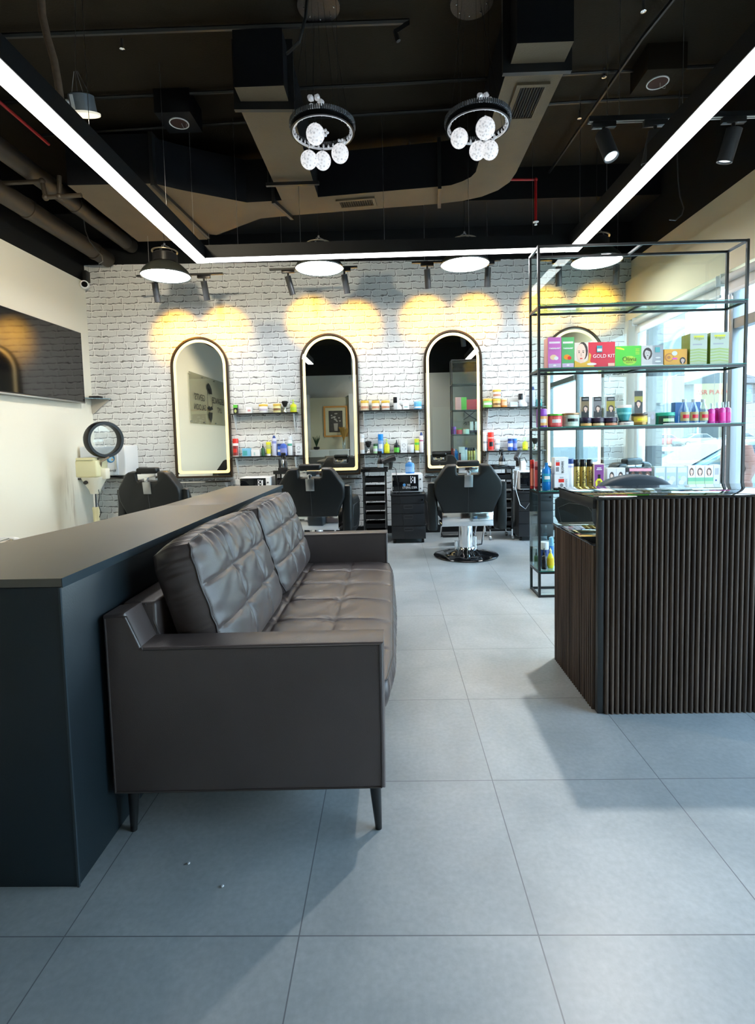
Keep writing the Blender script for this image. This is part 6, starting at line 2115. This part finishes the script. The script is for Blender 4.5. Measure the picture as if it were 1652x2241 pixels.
# ---------------------------------------------------------------- rack, bottom level
rb('dropper_bottle', 'black dropper bottle on the lowest glass shelf', 'bottle', 1184, 1196, 1200, 5, BLK, BLK, shape='dropper', Y=4.10)
rb('oil_bottle', 'yellow bottle on the lowest glass shelf beside the fluted desk', 'bottle', 1196.5, 1212, 1199, 5, YEL, C('pale yellow cap', (0.8, 0.8, 0.4)), shape='oval', Y=4.12, lab=C('yellow orange print', (0.85, 0.6, 0.02)), band=(.15, .5))
rb('gel_jar', 'blue gel jar with white lid at the back of the lowest glass shelf', 'jar', 1182, 1200, 1186, 5, NAV, WHT, shape='jar', capf=.3, Y=4.20)
rb('spray_can', 'tall blue can at the back of the lowest glass shelf', 'can', 1200.5, 1211, 1176, 5, BLU, LBL, shape='can', capf=.3, Y=4.21)
rb('dropper_bottle', 'green bottle with dark pump behind the left pane of the rack', 'bottle', 1168, 1177, 1202, 5, C('moss', (0.08, 0.2, 0.08)), BLK, shape='dropper', Y=4.15)

# ---------------------------------------------------------------- wall shelves
YS = 6.93


def sb(kind, label, cat, x0, x1, ytop, zs, body, cap, Y=YS, **k):
    cx = (x0 + x1) / 2
    q = at(cx, 950, Y=Y)
    top = at(cx, ytop, Y=Y).z
    return bottle(kind, label, cat, (q.x, Y, zs), pw(x1 - x0, Y), top - zs, body, cap, **k)


def sbox(label, x0, x1, ytop, zs, Y=YS, d=0.05, **k):
    cx = (x0 + x1) / 2
    q = at(cx, 950, Y=Y)
    top = at(cx, ytop, Y=Y).z
    return carton(label, (q.x, Y - d / 2, zs), pw(x1 - x0, Y), d, top - zs, **k)


def duster(label, x0, x1, ytop, zs, Y=YS, rz=0):
    cx = (x0 + x1) / 2
    q = at(cx, 950, Y=Y)
    h = at(cx, ytop, Y=Y).z - zs
    r = pw(x1 - x0, Y) / 2
    t = thing('neck_duster_brush', label, 'brush', (q.x, Y, zs), rz, 'black neck duster brushes')
    B().lathe([(0, 0), (r * .5, 0), (r * .55, h * .08), (r * .32, h * .2), (r * .3, h * .42), (r * .42, h * .5), (0, h * .5)], seg=18).build('handle', M_CHROME, t)
    B().lathe([(r * .40, h * .48), (r * .62, h * .62), (r * .95, h * .88), (r * .8, h * .97), (0, h)], seg=22).build('bristles', C('black bristles', (0.008, 0.008, 0.008), .9), t)
    return t


U, Lw = 1.632, 1.072
# left pair
sbox('tiny green and black carton at the left of the upper left shelf', 514, 523, 886, U, body=BLK, art=[(GRN, rectp(0, 1, .65, 1)), (C('olive', (0.5, 0.55, 0.2)), elp(.5, .3, .3, .2))])
sbox('small white carton with red print on the upper left shelf', 541, 554, 891, U, body=WHT, art=[(C('dusty pink', (0.6, 0.3, 0.3)), rectp(.3, .8, .3, .6))])
sb('wax_jar', 'white wax jar with golden lid, left one on the upper left shelf', 'jar', 569, 588, 885, U, WHT, C('honey lid', (0.75, 0.5, 0.08)), shape='jar', capf=.25, lab=C('mauve', (0.5, 0.45, 0.55)), band=(.25, .5))
sb('wax_jar', 'yellowish wax jar with golden lid beside the brush on the upper left shelf', 'jar', 600, 617, 884, U, C('pale yellow', (0.78, 0.74, 0.35)), C('honey lid', (0.75, 0.5, 0.08)), shape='jar', capf=.25, lab=BRN, band=(.25, .5))
duster('black neck duster brush with chrome handle on the upper left shelf', 618, 633, 877, U)
sb('pump_bottle', 'bright yellow pump bottle at the right of the upper left shelf', 'bottle', 637, 651, 875, U, YEL, C('lime pump', (0.55, 0.75, 0.1)), shape='pump', lab=C('lime label', (0.5, 0.7, 0.05)), band=(.15, .42))
sb('spray_can', 'red-capped spray can with black print at the left of the lower left shelf', 'can', 508, 521, 960, Lw, C('white orange', (0.8, 0.75, 0.72)), RED, shape='can', capf=.26, lab=C('dark red black', (0.25, 0.03, 0.03)), lab2=RED, band=(.06, .6))
sbox('pale blue tissue pack on the lower left shelf', 529, 548, 981, Lw, body=LBL, art=[(TEA, rectp(.1, .6, .1, .7))])
sbox('small white carton beside the pale blue pack on the lower left shelf', 549, 568, 984, Lw, body=WHT, art=[(C('aqua', (0.4, 0.6, 0.62)), rectp(.3, .45, .1, .6))])
sb('dropper_bottle', 'dark green dropper bottle on the lower left shelf', 'bottle', 570, 578, 971, Lw, DGR, BLK, shape='dropper')
sb('squeeze_tube', 'yellow tube standing on its cap on the lower left shelf', 'tube', 581, 592, 967, Lw, YEL, WHT, shape='tube', lab=C('olive', (0.5, 0.55, 0.2)), band=(.5, .8))
sb('shampoo_bottle', 'tall lavender white bottle with navy cap on the lower left shelf', 'bottle', 594, 604.5, 953, Lw, C('lavender white', (0.62, 0.64, 0.82)), NAV, shape='can', capf=.14, capr=.4, lab=C('periwinkle', (0.25, 0.28, 0.6)), band=(.6, .72))
sb('gel_jar', 'round blue gel tub on the lower left shelf', 'jar', 606, 618, 971, Lw, C('cobalt', (0.05, 0.15, 0.6)), NAV, shape='jar', capf=.2, Y=6.95, lab=WHT, band=(.3, .5))
sb('pump_bottle', 'blue pump bottle with white pump on the lower left shelf', 'bottle', 612, 627, 959, Lw, C('cobalt 2', (0.06, 0.13, 0.55)), WHT, shape='pump', Y=6.905, lab=C('periwinkle', (0.25, 0.28, 0.6)), band=(.1, .42))
sb('shampoo_bottle', 'white bottle with green triangle mark on the lower left shelf', 'bottle', 628, 639, 955, Lw, WHT, WHT, shape='can', capf=.2, lab=C('sea green', (0.1, 0.4, 0.3)), band=(.5, .62))
sbox('white card box with grey drawing at the right of the lower left shelf', 646, 660, 970, Lw, body=WHT, art=[(GRY, elp(.5, .6, .28, .14)), (WHT, elp(.5, .6, .2, .09)), (GRY, rectp(.25, .75, .2, .3))])
# middle pair
for x0, x1, c_, lab in ((791, 808.5, C('cream peach', (0.8, 0.68, 0.5)), 'left'), (815, 832, C('cream yellow', (0.8, 0.76, 0.6)), 'middle'), (836, 854, C('cream white', (0.78, 0.78, 0.76)), 'right')):
    sb('wax_jar', 'wax jar with golden lid on the upper middle shelf, %s of three' % lab, 'jar', x0, x1, 877, U, c_, C('honey lid', (0.75, 0.5, 0.08)), shape='jar', capf=.26, lab=C('brick label', (0.55, 0.25, 0.15)), band=(.2, .42), grp='golden-lidded wax jars on the upper middle shelf')
q = at(867, 893, Y=YS)


def machine(label, px_, zs, h):
    q = at(px_, 893, Y=YS)
    t = thing('hair_clipper', label, 'clipper', (q.x, YS, zs))
    B().box(-0.05, 0.0, -0.03, 0.03, h * .55, h, 0.006).build('display_card', BLK, t)
    B().prism([(-0.01, 0), (0.06, 0), (0.06, h * .25), (0.03, h * .4), (0.03, h * .85), (0.0, h * .95), (-0.02, h * .5)], 'Y', -0.02, 0.02, 0.006).build('body', WHT, t)
    B().box(-0.045, 0.0, -0.025, 0.025, 0, h * .55, 0.01).build('stand', C('clear grey', (0.55, 0.57, 0.6)), t)
    return t


machine('white and black hair clipper set on the upper middle shelf', 869, U, 0.165)
sbox('small pale carton with faint print on the upper middle shelf', 883, 896, 882, U, body=WHT, art=[(C('aqua', (0.4, 0.6, 0.62)), rectp(.2, .8, .3, .5))])
sb('cream_jar', 'bright blue square-looking jar at the right end of the upper middle shelf', 'jar', 907, 923.5, 879, U, C('sky jar', (0.1, 0.42, 0.75)), C('sky lid', (0.2, 0.55, 0.85)), shape='jar', capf=.3, lab=WHT, band=(.15, .35))
sb('spray_can', 'plain white can at the left of the lower middle shelf', 'can', 787, 797, 951, Lw, WHT, WHT, shape='can', capf=.2, lab=C('cream print', (0.6, 0.5, 0.4)), band=(.2, .6))
duster('black neck duster brush with chrome handle on the lower middle shelf', 798, 813, 965, Lw)
sb('dropper_bottle', 'small white and green bottle beside the brush on the lower middle shelf', 'bottle', 816, 826, 971, Lw, LGR, DGR, shape='can', capf=.25, lab=WHT, band=(.2, .5))
sb('spray_can', 'bright blue spray can on the lower middle shelf', 'can', 826.5, 838.5, 950, Lw, C('azure', (0.02, 0.22, 0.6)), C('azure cap', (0.0, 0.25, 0.75)), shape='can', capf=.26, lab=C('azure label', (0.25, 0.4, 0.7)), lab2=WHT, band=(.06, .66))
sb('pump_bottle', 'yellow pump bottle on the lower middle shelf', 'bottle', 839.5, 852, 961, Lw, C('lemon oil', (0.72, 0.68, 0.02)), C('lime pump', (0.55, 0.75, 0.1)), shape='pump', lab=YEL, band=(.1, .4))
sb('dropper_bottle', 'squat black bottle with green label on the lower middle shelf', 'bottle', 861, 873.5, 963, Lw, BLK, BLK, shape='dropper', lab=GRN, band=(.05, .42))
sbox('white card box with grey scribble on the lower middle shelf', 876, 890.5, 963, Lw, body=WHT, art=[(GRY, elp(.5, .6, .3, .12)), (WHT, elp(.5, .6, .22, .07)), (GRY, elp(.5, .3, .3, .1)), (WHT, elp(.5, .3, .22, .06))])
sb('cream_jar', 'small translucent white tub on the lower middle shelf', 'jar', 892, 905, 974, Lw, C('milky', (0.66, 0.7, 0.74)), WHT, shape='jar', capf=.2)
sb('squeeze_tube', 'yellow green tube near the right of the lower middle shelf', 'tube', 906.5, 917, 960, Lw, C('chartreuse', (0.7, 0.72, 0.05)), WHT, shape='tube', lab=GRN, band=(.55, .72))
sb('shampoo_bottle', 'tall white bottle with navy cap at the right of the lower middle shelf', 'bottle', 917, 926, 946, Lw, C('pinkish white', (0.78, 0.72, 0.76)), NAV, shape='can', capf=.16, capr=.4, lab=C('rose print', (0.5, 0.15, 0.25)), band=(.55, .62))
# right pair
hh = at(1067, 873, Y=YS).z - U
sb('wax_jar', 'green and golden wax jar at the left of the upper right shelf', 'jar', 1058, 1077, 873, U, C('apple green', (0.25, 0.6, 0.15)), C('honey lid', (0.75, 0.5, 0.08)), shape='jar', capf=.26, lab=WHT, band=(.3, .55))
sb('wax_jar', 'orange wax jar carrying another jar on the upper right shelf', 'jar', 1078, 1096, 873, U, C('amber jar', (0.82, 0.5, 0.2)), C('honey lid', (0.75, 0.5, 0.08)), shape='jar', capf=.26, lab=BRN, band=(.25, .5))
q = at(1087, 873, Y=YS)
bottle('wax_jar', 'white wax jar with golden lid stacked on top of the orange jar', 'jar', (q.x, YS, U + hh + 0.001), pw(17.5, YS), 0.112, WHT, C('honey lid', (0.75, 0.5, 0.08)), shape='jar', capf=.26, lab=C('brick label', (0.55, 0.25, 0.15)), band=(.25, .5))
sb('wax_jar', 'orange flowered wax jar right of the stacked jars', 'jar', 1097, 1110, 873, U, ORG, C('peach lid', (0.85, 0.6, 0.4)), shape='jar', capf=.2, lab=C('peach', (0.85, 0.55, 0.35)), band=(.2, .7))
sbox('small pale blue carton on the upper right shelf', 1116, 1132, 880, U, body=C('powder blue', (0.55, 0.66, 0.74)), art=[(WHT, rectp(.1, .9, .1, .4))])
machine('white hair clipper set on the upper right shelf', 1143, U, 0.17)
sb('shampoo_bottle', 'tall lavender bottle with navy cap seen through the rack on the upper right shelf', 'bottle', 1162, 1171, 846, U, C('lavender white', (0.62, 0.64, 0.82)), NAV, shape='can', capf=.18, capr=.4)
sbox('small teal carton seen through the rack on the upper right shelf', 1174, 1185, 874, U, body=TEA, art=[(WHT, rectp(.2, .8, .5, .9))])
sb('spray_can', 'plain white can at the left of the lower right shelf', 'can', 1056, 1065, 945, Lw, WHT, WHT, shape='can', capf=.22, lab=GRY, band=(.4, .5))
sb('spray_can', 'bright red spray can on the lower right shelf', 'can', 1067, 1080.5, 946, Lw, C('white red', (0.82, 0.3, 0.25)), C('scarlet', (0.85, 0.04, 0.02)), shape='can', capf=.26, lab=RED, lab2=BLK, band=(.06, .66))
sb('squeeze_tube', 'white tube with grey letters on the lower right shelf', 'tube', 1082, 1094, 961, Lw, WHT, GRY, shape='tube', lab=GRY, band=(.5, .65))
sb('gel_jar', 'big blue gel tub on the lower right shelf', 'jar', 1111, 1122, 960, Lw, C('cobalt', (0.05, 0.15, 0.6)), NAV, shape='jar', capf=.2, lab=WHT, band=(.3, .6))
sb('gel_jar', 'blue gel bottle touching the big blue tub on the lower right shelf', 'jar', 1122.5, 1131, 960, Lw, C('cobalt 2', (0.06, 0.13, 0.55)), BLU, shape='jar', capf=.15, lab=C('periwinkle', (0.25, 0.28, 0.6)), band=(.2, .6))
sb('pump_bottle', 'yellow green pump bottle at the right of the lower right shelf', 'bottle', 1143, 1155, 957, Lw, C('lime oil', (0.6, 0.72, 0.05)), LGR, shape='pump', lab=YEL, band=(.1, .4))
duster('black neck duster brush seen through the rack on the lower right shelf', 1163, 1178, 958, Lw)

# ---------------------------------------------------------------- on trolleys and sterilizers
def on(x0, x1, ytop, zs, Y, fn, *a, **k):
    cx = (x0 + x1) / 2
    q = at(cx, 950, Y=Y)
    return fn(q.x, Y, zs, pw(x1 - x0, Y), at(cx, ytop, Y=Y).z - zs, *a, **k)


def trig(label, px_, ytop, zs, Y):
    q = at(px_, 950, Y=Y)
    bottle('spray_bottle', label, 'spray bottle', (q.x, Y, zs), pw(14, Y), at(px_, ytop, Y=Y).z - zs, BLK, BLK, shape='trigger', lab=C('skull print', (0.55, 0.57, 0.58)), band=(.1, .28), grp='black trigger spray bottles on the trolleys')


trig('black trigger spray bottle on the trolley below the middle shelves', 831, 985, 0.886, 6.50)
trig('black trigger spray bottle on the trolley below the left shelves', 620, 988, 0.886, 6.50)
trig('black trigger spray bottle on the trolley below the right shelves', 1098, 981, 0.886, 6.50)


def dryer(label, px_, py_, zs, Y, rz=0.3, col=None):
    q = at(px_, py_, Y=Y)
    t = thing('hair_dryer', label, 'hair dryer', (q.x, Y, zs), rz)
    m = col or M_PLASTB
    B().cyl((-0.07, 0, 0.10), (0.055, 0, 0.135), 0.034, 0.042, seg=22).cyl((0.055, 0, 0.135), (0.065, 0, 0.138), 0.036, seg=22).build('barrel', m, t)
    B().prism([(-0.018, 0.0), (0.022, 0.0), (0.045, 0.11), (0.0, 0.11)], 'Y', -0.018, 0.018, 0.006).build('handle', m, t)
    B().cyl((-0.10, 0, 0.092), (-0.07, 0, 0.10), 0.024, 0.032, seg=16).build('nozzle', M_KNOB, t)
    return t


dryer('black hair dryer on the trolley left of the blue pump bottle', 853, 1010, 0.886, 6.47, 0.2)
dryer('black hair dryer standing on the right trolley', 1132, 1010, 0.886, 6.47, 1.2)
q = at(590, 1008, Y=6.45)
t = thing('clipper_rack', 'black rack of hair clippers on the trolley below the left shelves', 'clipper rack', (-1.33, 6.45, 0.886))
B().box(-0.06, 0.06, -0.03, 0.03, 0, 0.05, 0.006).build('base', M_PLASTB, t)
for k in range(3):
    B().box(-0.052 + 0.038 * k, -0.024 + 0.038 * k, -0.02, 0.012, 0.04, 0.16 - 0.012 * k, 0.009, 3).build('clipper', [M_PLASTB, M_CHROME, M_KNOB][k], t)
q = at(897, 1035, Y=6.42)
bottle('pump_bottle', 'blue gel pump bottle standing on the sterilizer', 'bottle', (q.x, 6.42, 0.832), pw(20, 6.42), 0.20, C('gel blue', (0.06, 0.25, 0.62), .15), WHT, shape='pump', lab=C('gel label', (0.25, 0.45, 0.75)), band=(.1, .42))
q = at(1143, 1020, Y=6.42)
t = thing('hair_clipper', 'white hair clipper resting on the sterilizer behind the rack', 'clipper', (q.x, 6.42, 0.832), 0.2)
B().prism([(-0.03, 0), (0.03, 0), (0.04, 0.09), (0.02, 0.13), (-0.03, 0.12)], 'Y', -0.025, 0.025, 0.008, 3).build('body', WHT, t)
B().tube([(-0.045, 0, 0.06), (-0.03, 0, 0.15), (0.03, 0, 0.16), (0.06, 0, 0.10)], 0.006, 6).build('cord', M_PLASTB, t)
# hanging cords
wire('power_cord', 'thin black power cord hanging from the hair dryer down the drawer cabinet', [(0.00, 6.30, 0.93), (0.05, 6.27, 0.90), (0.09, 6.255, 0.60), (0.11, 6.25, 0.42), (0.13, 6.25, 0.22), (0.15, 6.25, 0.05)], 0.0035, M_PLASTB, 'cable')
q = [Vector((1.56, 6.31, 0.84)), at(1132, 1030, Y=6.25), at(1128, 1070, Y=6.2), at(1138, 1105, Y=6.2), at(1150, 1114, Y=6.2), at(1163, 1095, Y=6.2)]
wire('power_cord', 'thin pale power cord looping below the sterilizer behind the rack', q, 0.0035, M_STEEL, 'cable')
# crumbs on the floor
b0 = None
for k, (px_, py_, lab) in enumerate(((413, 1891, 'small white crumb on the floor in front of the sofa, the left one'), (487, 1941, 'small white crumb on the floor in front of the sofa, the right one'))):
    q = at(px_, py_, Z=0)
    tag(B().sphere((0, 0, 0.003), 0.0045, 8, 0.6).build('paper_crumb', WHT, loc=(q.x, q.y, 0)), lab, 'crumb', 'white crumbs on the floor')
